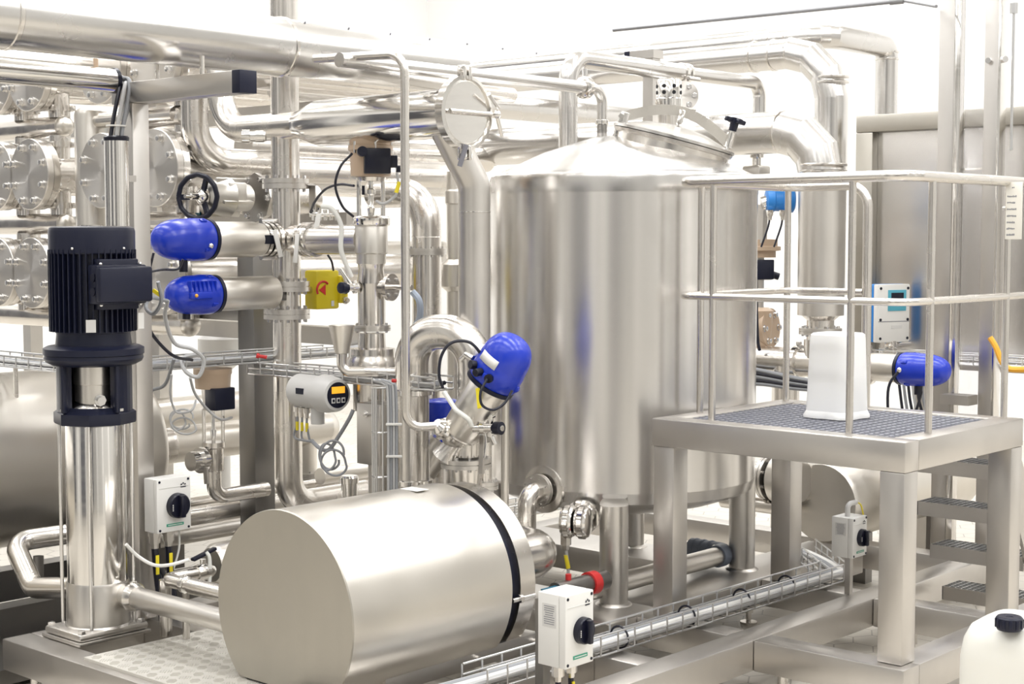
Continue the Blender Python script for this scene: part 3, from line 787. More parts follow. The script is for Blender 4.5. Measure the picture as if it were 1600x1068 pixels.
for k in range(6):
    o = V((math.cos(k * 1.05), math.sin(k * 1.05), 0)) * .027
    m_ = ('greyd', 'grey', 'tan', 'cable', 'grey', 'greyd')[k]
    solo('motor_cable', G().wire([e - X * .12 + Y * o.y + Z * o.x, e + X * .03 + Y * o.y + Z * o.x, (e + ct) / 2 + X * .05 + o + Z * .06 + Z * .01 * k, ct + Z * .02 + o, ct - Z * .1 + o], .0095), m_, 'one of the cables bending from the level conduit down into the upright one', 'cable', 'cables between the two conduits')
solo('cable_tie', G().ring(ct + Z * .055, Z, .042, .004), 'white', 'white tie around the cables just above the upright conduit', 'tie')
# ================================================================== actuators
def actuator(t, J, a, r, lh, lc, rc=None, up=None, label=None):
    """round blue head in front of J, steel body behind it along a"""
    a = V(a).normalized(); rc = rc or r * .88; a_, u, v = frame(a, up)
    prof = []
    for i in range(11):
        th = math.pi / 2 * i / 10
        prof.append((-lh + lh * .55 * (1 - math.cos(th) ** .9), r * math.sin(th) ** .78))
    prof += [(-lh * .36, r * 1.015), (-lh * .34, r * 1.03), (-lh * .08, r * 1.03), (-lh * .04, r * .99), (0, r * .95)]
    hd_ = part('actuator_head', G().lathe(J, a, prof, 48, up), 'blue', t, 'domed blue plastic cap')
    for k in range(4):
        ang = k * math.pi / 2 + .5; d = u * math.cos(ang) + v * math.sin(ang)
        part('lug', G().box(V(J) - a * lh * .18 + d * r * 1.03, (lh * .12, r * .22, r * .14), (a, a.cross(d), d), bev=.004).cyl(V(J) - a * lh * .18 + d * r * .98, V(J) - a * lh * .18 + d * r * 1.13, r * .06, seg=10), 'blue', hd_)
    part('seal_ring', G().lathe(J, a, [(-.002, r * .96), (0, r * 1.0), (.018, r * 1.0), (.022, r * .92)], 40), 'navy', t)
    part('actuator_body', G().lathe(V(J) + a * .02, a, [(0, rc * .98), (.004, rc), (lc - .008, rc), (lc, rc * .96), (lc + .002, rc * .5)], 44), 'hood', t)
    return u, v
MV = U(447, 370, 8.2)
def mv(py): return toZ(MV, py)
mp = thing('riser_pipe', 'tall upright process pipe with bolted flanges, right of the two left blue actuators', 'pipe')
RM = .075
bot = mv(792)
part('pipe', G().tube([V((MV.x, MV.y, 4.6)), V((MV.x, MV.y, bot.z)), V((MV.x + .75, MV.y, bot.z))], RM, .16, 32), 'pipe', mp)
part('support_foot', G().cyl((MV.x + .3, MV.y, 0), (MV.x + .3, MV.y, bot.z - .05), .03), 'pipe', mp)
for py in (287, 447, 490): flange(mp, mv(py), Z, .122, .026, RM, 10)
cr = mv(374)
part('tee_branch', G().lathe(cr, -X, [(0, RM), (.10, RM), (.12, RM)], 32).lathe(cr, -Y, [(0, RM), (.14, RM)], 32), 'pipe', mp)
for k in (.07, .105, .14): part('clamp', G().lathe(cr - X * (k + .02), X, [(-.012, RM), (-.01, RM * 1.17), (.01, RM * 1.17), (.012, RM)], 32), 'pol', mp)
for s_ in (1, -1): part('clamp_screw', G().cyl(cr - X * .17 + Z * RM * 1.25 * s_, cr - X * .06 + Z * RM * 1.25 * s_, .014), 'bolt', mp)
part('bracket', G().span((MV.x + .10, MV.y - .12, mv(332).z), (MV.x + .106, MV.y - .07, mv(288).z)).span((MV.x + .05, MV.y - .12, mv(290).z), (MV.x + .106, MV.y - .07, mv(288).z)), 'brush', mp)
part('yellow_band', G().lathe(mv(335), Z, [(0, RM + .001), (.012, RM + .001)], 32), 'tagy', mp) if False else None
# upper actuator on the tee
at = thing('valve_actuator', 'upper of the two blue capped valve actuators on the left', 'actuator', 'blue capped valve actuators')
J = toX(cr, 322); L = (toX(cr, 392) - J).length
actuator(at, J, X, .104, toX(cr, 240).x * -1 + J.x, L)
e = V(cr) - X * .19
part('yoke', G().lathe(V(J) + X * L, X, [(0, .088), (.02, .09), (.03, .085), (max(.06, (e.x - J.x - L)), .085)], 36), 'hood', at)
part('yoke_window', G().box(V(J) + X * (L + .06) - Y * .082, (.08, .012, .045)), 'black', at)
part('lever', G().bar(e + X * .03 - Y * .10 + Z * .05, e + X * .055 - Y * .12 - Z * .09, .028, .008, up=Y, bev=.003), 'white', at)
part('cable_gland', G().cyl(J - X * .14 - Z * .10, J - X * .14 - Z * .16, .022), 'black', at)
part('air_fitting', G().sphere(J - X * .05 - Y * .104 - Z * .03, .014), 'pol', at)
# lower actuator
at = thing('valve_actuator', 'lower of the two blue capped valve actuators on the left', 'actuator', 'blue capped valve actuators')
c2_ = mv(455); J = toX(c2_, 326) - Y * .03; L = (toX(c2_, 420) - toX(c2_, 326)).length - .02
u, v = actuator(at, J, X, .098, .27, L)
part('indicator', G().box(J - X * .14 - Y * .095 - Z * .0, (.13, .03, .035), bev=.006), 'blue', at)
part('indicator_lamp', G().sphere(J - X * .18 - Y * .112, .009), 'orange', at)
for k in range(7): part('cap_rib', G().box(J - X * (.20 - .025 * k) - Y * .085 + Z * .045, (.006, .03, .05)), 'blue', at)
part('mount', G().box(J + X * (L + .05), (.06, .09, .09), bev=.006), 'dark', at)
part('cable_gland', G().cyl(J - X * .16 - Z * .07, J - X * .16 - Z * .12, .02), 'black', at)

# ================================================================== hand wheel valve
hw = thing('handwheel_valve', 'valve with black handwheel and gearbox behind the upper left blue actuator', 'valve')
HC = U(309, 307, 8.35)
g = G(); n = 48
HY = (Y - X * .42).normalized(); g.tube([HC + HY * math.cos(2 * math.pi * i / n) * (.116 + .0015 * math.cos(12 * 2 * math.pi * i / n)) + Z * math.sin(2 * math.pi * i / n) * (.116 + .0015 * math.cos(12 * 2 * math.pi * i / n)) for i in range(n + 1)], .014, 0, 12)
w_ = part('handwheel', g, 'black', hw, 'black lobed handwheel')
for k in range(3):
    t = math.pi / 2 + .5 + k * 2 * math.pi / 3; part('spoke', G().bar(HC + X * .03, HC + (HY * math.cos(t) + Z * math.sin(t)) * .115, .03, .016, up=X), 'black', w_)
part('hub', G().lathe(HC + X * .045, -X, [(0, .045), (.03, .042), (.04, .035), (.05, .02), (.09, .018), (.092, .012), (.13, .011)], 20), 'pol', w_)
gx = toX(HC, 352) - HC; gx = gx.x
part('gearbox', G().lathe(HC + X * .05, X, [(0, .05), (.02, .085), (.10, .10), (.14, .11), (.15, .075), (.28, .075)], 28).box(HC + X * .21 + Z * .03, (.12, .17, .10), bev=.01), 'cast', hw)
for k in range(4):
    t = k * math.pi / 2 + .3; dd = Y * math.cos(t) + Z * math.sin(t); part('gearbox_rib', G().box(HC + X * .20 + dd * .085, (.20, .02, .05), (X, X.cross(dd), dd), bev=.006), 'cast', hw)
px0 = toX(HC, 398).x
part('flange', G().lathe(V((px0, HC.y, HC.z)), X, [(0, .14), (.03, .14)], 8), 'brush', hw)
bolts(hw, V((px0, HC.y, HC.z)), -X, .115, 6, .014, .02)
part('valve_body', G().cyl(V((px0 + .03, HC.y, HC.z)), V((px0 + .42, HC.y, HC.z)), .09), 'pipe', hw)
part('support_rod', G().cyl((px0 + .3, HC.y, 0), (px0 + .3, HC.y, HC.z - .08), .02), 'dull', hw)

# ================================================================== yellow enclosure
ye_ = thing('valve_positioner_box', 'yellow enclosure with red dial symbol beside the riser pipe', 'box')
yc = U(503, 452, 8.42)
part('body', G().box(yc, (.165, .10, .21), bev=.012), 'yel', ye_)
part('side_block', G().box(yc + X * .10 - Y * .02, (.06, .10, .15), bev=.01), 'yel', ye_)
fy = yc - Y * .052
part('red_pointer', G().prism([fy + X * (-.065) + Z * .0 - Y * .0, fy + X * -.02 + Z * .03, fy + X * -.02 - Z * .03], -Y, .002).ring(fy + X * -.035, -Y, .045, .006, arc=.45, up=X + Z), 'red', ye_)
for k, z in enumerate((.055, -.005, -.06)):
    part('gland', G().lathe(yc + X * .10 - Y * .07 + Z * z, -Y, [(0, .02), (.015, .02), (.015, .014), (.03, .013)], 8), ('pipe', 'black', 'pipe')[k], ye_)
part('nameplate', G().box(fy + X * .03 - Z * .075 - Y * .001, (.02, .001, .03)), 'lgrey', ye_)
part('stem', G().cyl(yc - X * .05 - Y * -.0, yc - X * .16, .02), 'pipe', ye_)

# ================================================================== control valve with tan head
CVp = toY(cr, 580); CV = V((CVp.x, CVp.y, 0))
def cvz(py): return toZ(V((CV.x, CV.y, 2)), py).z
cv = thing('control_valve', 'tall upright control valve with tan round head in the middle', 'valve')
def cl(prof, name, m, seg=36, par=None):
    return part(name, G().lathe(CV, Z, [(cvz(py), r) for py, r in prof], seg), m, par or cv)
h_ = cl([(277, .07), (275, .1), (236, .104), (235, .112), (228, .112), (227, .104), (224, .106), (218, .106), (216, .098), (215, 0)], 'actuator_head', 'tan', 40)
h_['label'] = 'tan enamelled round head'
hc = V((CV.x, CV.y, cvz(253)))
fd = (-Y - X * .75).normalized(); sd = Z.cross(fd)
part('positioner', G().box(hc + fd * .10 + sd * .02, (.07, .13, .125), (fd, sd, Z), bev=.006).cyl(hc + fd * .10 - sd * .055 + Z * .045, hc + fd * .145 - sd * .055 + Z * .045, .025), 'black', cv, 'black positioner box')
part('solenoid', G().box(hc + (sd * .10 + fd * .06) - Z * .0, (.05, .05, .06), (fd, sd, Z), bev=.004).cyl(hc + sd * .12 + fd * .05 - Z * .035, hc + sd * .16 + fd * .05 - Z * .035, .018), 'black', cv)
for k in range(6):
    t = k * math.pi / 3; dd = V((math.cos(t), math.sin(t), 0))
    part('head_bolt', G().cyl(V((CV.x, CV.y, cvz(240))) + dd * .106, V((CV.x, CV.y, cvz(222))) + dd * .106, .007, seg=8), 'bolt', cv)
cl([(283, .07), (277, .075)], 'yoke_plate', 'pipe')
for s in (-1, 1):
    b = V((CV.x, CV.y, 0)) + RT * .06 * s
    part('yoke_column', G().cyl(b + Z * cvz(342), b + Z * cvz(280), .011), 'pol', cv)
cl([(342, .012), (325, .02), (322, .014), (305, .014), (303, .022), (296, .022), (294, .012), (280, .012)], 'stem', 'pol', 16)
part('stem_scale', G().box(V((CV.x, CV.y, cvz(298))) - RT * .035 - FW * .03, (.014, .004, .045), (RT, FW, Z)), 'black', cv)
cl([(352, .09), (350, .094), (341, .094), (338, .085), (336, .05)], 'clamp', 'pol')
cl([(412, .073), (397, .075), (395, .082), (352, .082), (350, .078)], 'bonnet', 'hood')
cl([(510, .068), (447, .068), (443, .071), (440, .071), (420, .062), (412, .07)], 'body', 'pipe')
flange(cv, V((CV.x, CV.y, cvz(512))), Z, .095, .014, .066, 8)
cl([(575, .13), (560, .128), (556, .118), (552, .118), (544, .116), (542, .07), (520, .066)], 'lower_body', 'pipe')
cl([(640, .095), (578, .10)], 'lower_pipe', 'pipe')
part('branch', G().lathe(cr, -Y, [(.14, RM * 1.0), (.16, RM * 1.05), (.19, RM * 1.15), (.22, RM * 1.15), (.25, RM), ((cr.y - CV.y) - .05, RM)], 36), 'pipe', cv)
for k in (.16, .19, .23): part('branch_clamp', G().lathe(cr - Y * k, -Y, [(-.01, RM), (-.008, RM * 1.2), (.008, RM * 1.2), (.01, RM)], 32), 'pol', cv)
part('lever', G().bar(cr - Y * .20 - X * .09 + Z * .03, cr - Y * .19 - X * .10 - Z * .12, .03, .008, up=X, bev=.003), 'white', cv)
nz = V((CV.x, CV.y, cvz(448))); nd = (RT * .8 - FW * .45).normalized(); nd.z = 0
part('nozzle', G().lathe(nz, nd, [(.03, .04), (.10, .035), (.105, .068), (.125, .068), (.126, 0)], 28).cyl(nz + nd * .12, nz + nd * .24, .014), 'pipe', cv)
bolts(cv, nz + nd * .126, nd, .052, 4, .008, .008)
sm = V((CV.x, CV.y, cvz(448))); s2 = (-RT * .9 - FW * .4).normalized(); s2.z = 0
part('sample_valve', G().lathe(sm, s2, [(.05, .018), (.08, .018), (.08, .032), (.095, .032), (.095, .02), (.13, .02), (.135, .026), (.16, .026)], 20).cyl(sm + s2 * .1, sm + s2 * .1 + Z * .09 - RT * .06, .013), 'pol', cv)
part('sample_knob', G().lathe(sm + s2 * .12 - FW * .05 + Z * -.005, (s2 - FW * .6), [(0, .02), (.02, .02), (.02, .028), (.045, .028), (.048, .02), (.049, 0)], 16), 'navy', cv)
solo('drain_hose', G().wire([sm + s2 * .10 + Z * .05 - FW * .05, sm + s2 * .15 + Z * .18 - FW * .06, sm + s2 * .15 + Z * .30 - FW * .05, sm + s2 * .20 + Z * .385 - FW * .02, sm + s2 * .26 + Z * .40], .012, 10), 'hose', 'milky hose looping beside the tan headed control valve', 'hose')
mfc = U(508, 335, 8.0)
fit = thing('manifold_fitting', 'cluster of small polished valve fittings between riser pipe and control valve', 'fitting')
g = G().cyl(mfc - RT * .08, mfc + RT * .06, .012)
for k in range(5): g.cyl(mfc + RT * (-.06 + .03 * k) - Z * .03, mfc + RT * (-.06 + .03 * k) + Z * (.025 + .01 * (k % 2)), .011, seg=8)
part('block', g, 'pol', fit)
part('lever', G().bar(mfc - RT * .03 - FW * .02, mfc - RT * .055 - FW * .03 - Z * .13, .026, .008, up=FW, bev=.003), 'white', fit)

# ================================================================== strainer duct with clamped end cover
DE = U(726, 176, 7.25)
du = thing('strainer_duct', 'polished level steel duct with a round clamped end cover, upper middle', 'duct')
y1 = toY(DE, 500).y; y2 = toY(DE, 474).y; y3 = toY(DE, 352).y
part('duct', G().lathe(DE, Y, [(.01, .117), (.01, .117), (y1 - DE.y, .117), (y2 - DE.y, .078), (y2 - DE.y + .03, .072)], 56), 'pol', du)
part('inlet_bend', G().tube([(DE.x, y2 + .01, DE.z), (DE.x, y3, DE.z), (DE.x, y3 + .12, DE.z + .62)], .072, .2, 32), 'pipe', du)
cp_ = part('end_cover', G().lathe(DE, -Y, [(-.012, .155), (0, .158), (.012, .155), (.014, .143), (.008, .140), (.006, 0)], 56), 'mirror', du)
part('clamp_ring', G().lathe(DE, -Y, [(-.026, .15), (-.026, .172), (.018, .172), (.02, .156), (.012, .154)], 56), 'pol', du)
for s, nm in ((1, 'hinge'), (-1, 'hinge')):
    b = DE + Z * s * .185
    part(nm, G().box(b + X * .018, (.022, .046, .07), bev=.006).box(b - X * .018, (.022, .046, .07), bev=.006).cyl(b - X * .045 + Z * s * .012, b + X * .045 + Z * s * .012, .008), 'pol', du)
g = G().cyl(DE + X * .15 - Y * .03, DE - X * .13 - Y * .03, .011).cyl(DE + X * .19 - Y * .04 + Z * .03, DE + X * .10 - Y * .06 + Z * .09, .009).cyl(DE + X * .175 - Y * .04 + Z * .01, DE + X * .215 - Y * .04 - Z * .10, .010)
g.sphere(DE + X * .18 - Y * .04, .02)
part('locking_bar', g, 'pol', du)
part('bolt_pin', G().cyl(DE - X * .02 - Z * .15 - Y * .03, DE - X * .035 - Z * .25 - Y * .0, .012), 'ink', du)
dp = thing('down_pipe', 'wide steel pipe slanting down from the strainer duct and then vertical beside the tank', 'pipe')
s0 = toY(DE, 693); s0 = V((s0.x, s0.y, DE.z - .05)); s1 = U(741, 288, 7.42); s2_ = U(741, 320, 7.42); s2_ = V((s1.x, s1.y, 1.0))
part('pipe', G().tube([s0, s1, s2_], .076, .13, 36), 'dull', dp)
part('weld_ring', G().lathe(toZ(s1, 331), Z, [(-.003, .076), (-.002, .078), (.002, .078), (.003, .076)], 36), 'pol', dp)
p2_ = thing('elbow_pipe', 'upright flanged pipe with a wide elbow on top, left of the slanting pipe', 'pipe')
E2 = U(666, 300, 8.35); tdn = V((E2.x, E2.y, .9))
part('pipe', G().tube([toY(E2, 585), E2, tdn], .08, .19, 32), 'pipe', p2_)
flange(p2_, toZ(E2, 393), Z, .108, .017, .08, 8)
part('weld_ring', G().lathe(toZ(E2, 370), Z, [(-.002, .08), (0, .082), (.002, .08)], 32), 'pol', p2_)
bg = thing('background_riser', 'thin pale upright pipe behind the slanting pipe', 'pipe')
b0 = U(711, 400, 9.2)
part('pipe', G().cyl(V((b0.x, b0.y, 0)), toZ(b0, 268), .05), 'hood', bg)
part('collar', G().lathe(toZ(b0, 455), Z, [(0, .05), (.03, .085), (.16, .085), (.19, .05)], 32), 'hood', bg)
part('collar', G().lathe(toZ(b0, 320), Z, [(0, .05), (.01, .058), (.08, .058), (.09, .05)], 32), 'hood', bg)
# ================================================================== goose neck tube
gn = thing('goose_neck_tube', 'thin steel tube rising from the angled valve and bending left at the top', 'pipe')
g0 = U(493, 92, 7.2); g1 = U(632, 84, 6.95); g2 = U(633, 668, 6.95); g2 = V((g1.x, g1.y, toZ(g1, 668).z)); g3 = U(686, 665, 7.08)
part('tube', G().tube([g0, g1, g2, g3], .0205, .085, 20), 'pipe', gn)
part('end_cap', G().cyl(g0 + (g0 - g1).normalized() * .004, g0, .0212), 'dull', gn)
# ================================================================== angle valve with blue head beside the tank
av = thing('angle_valve', 'angled valve with a big blue domed head in front of the tank', 'valve', 'blue capped valve actuators')
VB = U(712, 688, 7.15); ax = (Z * .80 + RT * .62 - FW * .12).normalized()
J = U(768, 596, 7.05)
ax = (J - VB).normalized()
actuator(av, J, -ax, .117, .245, .27, .093, up=RT)
part('stem_yoke', G().lathe(J - ax * .27, -ax, [(0, .08), (.03, .085), (.05, .05), (.10, .045), (.16, .07)], 28), 'pipe', av)
a_, u, v = frame(-ax, RT)
lp = J + ax * .17
vd = (-FW * .8 - RT * .55 + Z * .1); vd = (vd - ax * vd.dot(ax)).normalized(); vs = ax.cross(vd)
def patch(c0, R, w, h, nm, m, par, lab=None):
    g = G(); n = 6; ringa = []
    for i in range(n + 1):
        t = (i / n - .5) * w / R
        d = vd * math.cos(t) + vs * math.sin(t)
        ringa.append((c0 + d * R - ax * h / 2, c0 + d * R * .985 + ax * h / 2))
    vv = [(g.bm.verts.new(p), g.bm.verts.new(q)) for p, q in ringa]
    for (a1, b1), (a2, b2) in zip(vv, vv[1:]): g.bm.faces.new((a1, a2, b2, b1))
    o = part(nm, g, m, par, lab); o.modifiers.new('thick', 'SOLIDIFY').thickness = .0016; return o
patch(J + ax * .115, (.1215), .105, .045, 'label', 'white', av, 'white paper label')
part('gland', G().cyl(J + ax * .05 + vd * .12, J + ax * .04 + vd * .155, .018).cyl(J + ax * .05 + vd * .11 + vs * .05, J + ax * .05 + vd * .125 + vs * .055, .02).cyl(J + ax * .05 + vd * .11 - vs * .05, J + ax * .045 + vd * .135 - vs * .06, .02), 'black', av)
part('air_fitting', G().cyl(J + ax * .04 + vs * -.12 + vd * .05, J + ax * .035 - vs * .16 + vd * .06, .016).cyl(J + ax * .04 - vs * .155 + vd * .06, J + ax * .0 - vs * .165 + vd * .06, .012), 'pol', av)
part('yellow_sleeve', G().bar(J - ax * .02 + vd * .12 + vs * .03, J - ax * .08 + vd * .13 + vs * .10, .016, .010, up=vd), 'tagy', av)
part('control_cable', G().wire([U(757, 560, 7.0), U(735, 535, 6.98), U(706, 535, 6.97), U(690, 555, 6.97), U(686, 585, 6.97), U(692, 606, 6.98)], .007), 'cable', av)
part('control_cable', G().wire([U(761, 592, 6.9), U(751, 612, 6.88), U(753, 632, 6.88), U(770, 640, 6.9), U(788, 630, 6.92), U(800, 610, 6.95)], .006), 'cable', av)
vbz = toZ(VB, 700)
vc_ = V((VB.x, VB.y, 0)); cx = U(728, 700, 7.2)
def vz(py): return toZ(V((cx.x, cx.y, 1)), py).z
part('valve_body', G().lathe(V((cx.x, cx.y, 0)), Z, [(vz(712), .066), (vz(665), .066), (vz(655), .07), (vz(640), .06), (vz(628), .03)], 32).sphere(VB + Z * .03, .07), 'pipe', av)
flange(av, V((cx.x, cx.y, vz(722))), Z, .118, .02, .068, 10)
part('inlet_cone', G().lathe(V((cx.x, cx.y, 0)), Z, [(vz(835), .05), (vz(805), .055), (vz(735), .078), (vz(725), .078)], 32), 'pipe', av)
part('side_flange', G().lathe(g3 - RT * .0, (g3 - VB) * -1, [(-.02, .024), (-.0, .042), (.015, .042), (.016, .055), (.035, .055), (.036, .045), (.05, .04)], 28), 'pol', av)
part('lever', G().tube([U(694, 612, 7.0), U(712, 640, 6.95), U(733, 655, 6.93), U(737, 665, 6.95)], .011, .03, 10), 'hose', av)
part('bracket', G().bar(U(755, 655, 7.1), U(752, 740, 7.1), .025, .012), 'brush', av)
part('hanging_chain', G().wire([U(757, 668, 7.05), U(759, 690, 7.05), U(757, 715, 7.05)], .005), 'pol', av)
sv = thing('sampling_valve', 'small polished sampling valve with black knob below the big blue valve head', 'valve')
sc_ = U(766, 668, 7.05)
part('body', G().cyl(sc_ - RT * .08, sc_ + RT * .02, .024).cyl(sc_ - Z * .04, sc_ + Z * .06, .016).cyl(sc_ + Z * .03 - RT * .03, sc_ + Z * .06 + RT * .02, .013).lathe(sc_ - RT * .05, RT, [(0, .04), (.02, .04)], 20).cyl(sc_ - Z * .03, sc_ - Z * .075 + RT * .02, .015), 'pol', sv)
kd = (RT * .75 - FW * .6).normalized()
part('knob', G().lathe(sc_, kd, [(0, .018), (.03, .018), (.03, .03), (.065, .03), (.068, .024), (.069, 0)], 20), 'black', sv)
part('knob_cap', G().lathe(sc_ + kd * .069, kd, [(0, .014), (.003, .013), (.004, 0)], 16), 'pol', sv)
# U bend and its left leg
ub = thing('return_bend', 'wide U shaped steel return bend behind the thin goose neck tube', 'pipe')
l0 = U(644, 700, 7.55); l1 = toZ(l0, 548); r0 = U(742, 548, 7.36); lb = toZ(l0, 752)
part('pipe', G().tube([V((l0.x, l0.y, .62)), V((l0.x, l0.y, toZ(l0, 518).z)) , V((r0.x, r0.y, toZ(r0, 518).z)), V((r0.x, r0.y, toZ(r0, 660).z))], .084, .16, 36, bs=10), 'pipe', ub)
for py in (612, 752): clampring(ub, toZ(l0, py), Z, .084, .016)
thr = thing('thin_riser', 'thin upright tube standing against the left side of the tank', 'pipe')
t0 = U(789, 700, 7.5)
part('tube', G().cyl(toZ(t0, 818), toZ(t0, 600), .019), 'hood', thr)
fs = thing('flanged_riser', 'short upright pipe with a bolted flange just right of the angled valve', 'pipe')
f0 = U(757, 762, 7.3)
part('pipe', G().cyl(toZ(f0, 835), toZ(f0, 690), .035), 'pipe', fs)
flange(fs, toZ(f0, 757), Z, .066, .018, .035, 6)
# second blue valve half hidden behind
hv = thing('angle_valve', 'blue headed valve mostly hidden behind the thin goose neck tube', 'valve', 'blue capped valve actuators')
J2 = U(690, 642, 7.95)
part('actuator_head', G().lathe(J2, Z, [(-.08, .07), (-.06, .085), (.05, .085), (.06, .075), (.07, .0)], 32), 'blue', hv)
part('lower_cap', G().sphere(U(697, 690, 7.9), .06), 'blue', hv)
part('actuator_body', G().cyl(U(692, 690, 7.9), U(660, 735, 7.9), .075), 'hood', hv)
part('mount_pipe', G().cyl(U(690, 760, 8.0), U(690, 690, 8.0), .06), 'pipe', hv)
# ================================================================== tubular heat exchangers, left background
FX = 5.12; F3 = U(241, 262, 8.6)
cols = [V((FX, toY(V((FX, F3.y, F3.z)), px).y, 0)) for px in (-9, 45, 157, 241)]
rows = [3.03, 2.432, 1.83]
FR = .217
def exchanger(c, z, label):
    t = thing('heat_exchanger_tube', label, 'heat exchanger', 'heat exchanger tubes with bolted end covers')
    p = V((c.x, c.y, z))
    part('shell', G().cyl(p + X * .06, p + X * 2.3, .115, seg=36), 'pipe', t)
    f = part('end_cover', G().lathe(p, X, [(0, FR - .004), (.004, FR), (.042, FR)], 56), 'turned', t)
    part('counter_flange', G().lathe(p, X, [(.044, FR - .01), (.046, FR - .002), (.088, FR - .002), (.09, .12)], 56), 'pipe', t)
    a, u, v = frame(-X)
    for i in range(8):
        tt = 2 * math.pi * (i + .5) / 8
        cc = p + u * math.cos(tt) * FR * .80 + v * math.sin(tt) * FR * .80
        part('bolt', G().lathe(cc, -X, [(0, .025), (.005, .025), (.005, .019), (.026, .018), (.028, .012)], 6).cyl(cc, cc + X * .12, .013, seg=8), 'bolt', f)
    for s in (1, -1):
        q = p + X * .22
        part('nozzle', G().cyl(q + Z * s * .09, q + Z * s * .17, .062, seg=28), 'pipe', t)
        g = G().lathe(q + Z * s * .17, Z * s, [(0, .062), (.0, .085), (.035, .085), (.035, .066), (.075, .066)], 24)
        for k in range(4):
            tt = k * math.pi / 2 + .5; d = V((math.cos(tt), math.sin(tt), 0)); g.box(q + Z * s * .1875 + d * .092, (.025, .03, .032), (d, V((-d.y, d.x, 0)), Z), bev=.003)
        part('union_nut', g, 'pipe', t)
    return t
cn_ = ('cut by the left picture edge', 'nearest the left picture edge', 'just left of the black motor pump', 'behind the post')
rn_ = ('top row', 'upper row', 'second row')
proto = {}
for j in range(3):
    for i in range(4):
        lab = 'bolted round exchanger end, %s, %s' % (('partly hidden top row', 'row above the motor top', 'row level with the motor')[j], ('cut by the left picture edge', 'second from the left edge', 'directly behind the vertical pump', 'right of the square post')[i])
        if not proto: proto['t'] = exchanger(cols[0], rows[0], lab)
        else: clone(proto['t'], V((0, cols[i].y - cols[0].y, rows[j] - rows[0])), lab)
# headers with domed ends
hz_ = [2.731, 2.131, 1.55]
def header(y0, y1, z, label, group='exchanger headers with domed ends'):
    t = thing('header_pipe', label, 'pipe', group); x = FX + .22
    part('pipe', G().cyl((x, y0, z), (x, y1, z), .066, seg=32), 'pipe', t)
    part('domed_cap', G().lathe((x, y1, z), -Y, [(-.002, .0665), (.015, .064), (.03, .055), (.042, .036), (.048, 0)], 32), 'hood', t)
    return t
ya = toY(V((FX + .22, cols[1].y, 2.7)), 100).y; yb = toY(V((FX + .22, cols[1].y, 2.7)), 292).y; y0 = cols[0].y + .9
for k, nm in enumerate(('upper', 'middle', 'lower')):
    header(y0, ya, hz_[k], '%s of the three header pipes with domed end near the left edge' % nm)
for k, nm in ((0, 'upper'), (1, 'middle'), (2, 'lower')):
    header(cols[2].y + .05, yb, hz_[k], '%s header pipe with domed end behind the square post and blue actuators' % nm)
sv_ = thing('surge_vessel', 'satin upright pipe vessel with rounded top behind the tall pump conduit', 'vessel')
b = U(144, 300, 9.35)
part('body', G().lathe(V((b.x, b.y, 0)), Z, [(1.0, .098), (toZ(b, 180).z, .098), (toZ(b, 174).z, .092), (toZ(b, 170).z, .07), (toZ(b, 168).z, 0)], 40), 'hood', sv_)
part('side_branch', G().tube([toZ(b, 190), V((b.x, toY(toZ(b, 190), 275).y, toZ(b, 190).z))], .045, 0, 24), 'pipe', sv_)
# exchanger rack beams
rk = thing('exchanger_rack', 'steel rack carrying the heat exchanger tubes at the left', 'rack')
for z in (2.14 + .0, 2.78, 1.48):
    part('cross_beam', G().span((5.95, 6.6, z - .05), (6.05, 10.5, z + .05)), 'dull', rk)
for y in (8.62, 10.2):
    part('upright', G().span((6.06, y - .05, 0), (6.16, y + .05, 3.4)), 'dull', rk)
for z in (2.80, 2.16):
    part('blue_end_cap', G().span((5.94, 7.9, z - .045), (5.949, 8.2, z + .02)), 'petrol', rk)
# ================================================================== big horizontal vessel at the left edge
lv = thing('horizontal_vessel', 'big satin horizontal steel vessel entering from the left edge', 'vessel')
c = U(50, 712, 8.35); xe_ = toX(c, 196).x
part('shell', G().lathe((0, c.y, c.z), X, [(2.0, .44), (2.02, .46), (xe_ - .06, .46), (xe_ - .02, .44), (xe_, .36), (xe_ + .02, 0)], 72), 'hood', lv)
for xx in (3.6, 5.0): part('saddle', G().span((xx - .05, c.y - .3, .321), (xx + .05, c.y + .3, c.z - .35)), 'dark', lv)
# ================================================================== dark column with a side beam
dc = thing('support_column', 'dark square steel column in the middle left with a side beam', 'column')
cx_, cy_ = 5.45, 6.80
part('column', G().span((cx_ - .07, cy_ - .07, 0), (cx_ + .07, cy_ + .07, 2.02), bev=.005), 'dark', dc)
z_ = toZ(V((cx_, cy_, 1.6)), 487).z
part('side_beam', G().span((cx_ - .06, cy_ + .071, z_ - .05), (cx_ + .06, cy_ + 1.0, z_ + .05), bev=.004), 'dark', dc)
# ================================================================== wire cable trays
def tray(t, p0, p1, w, h, pitch=.1, wd=None, name='wire_basket', r=.0048):
    p0, p1 = V(p0), V(p1); a = (p1 - p0).normalized(); sd = Z.cross(a).normalized() if wd is None else V(wd); up_ = a.cross(sd)
    if up_.z < 0: up_ = -up_
    g = G(); L = (p1 - p0).length
    for o, hh in ((-.5, 0), (-.17, 0), (.17, 0), (.5, 0), (-.5, .5), (.5, .5), (-.5, 1), (.5, 1)):
        q = sd * (o * w) + up_ * (hh * h); g.tube([p0 + q, p1 + q], r, 0, 6)
    n = int(L / pitch)
    for i in range(n + 1):
        q = p0 + a * (i * L / n)
        g.tube([q + sd * (-w / 2 - r) + up_ * h, q + sd * (-w / 2 - r), q + sd * (w / 2 + r), q + sd * (w / 2 + r) + up_ * h], r * .9, .012, 6, bs=3)
    return part(name, g, 'zinc', t)
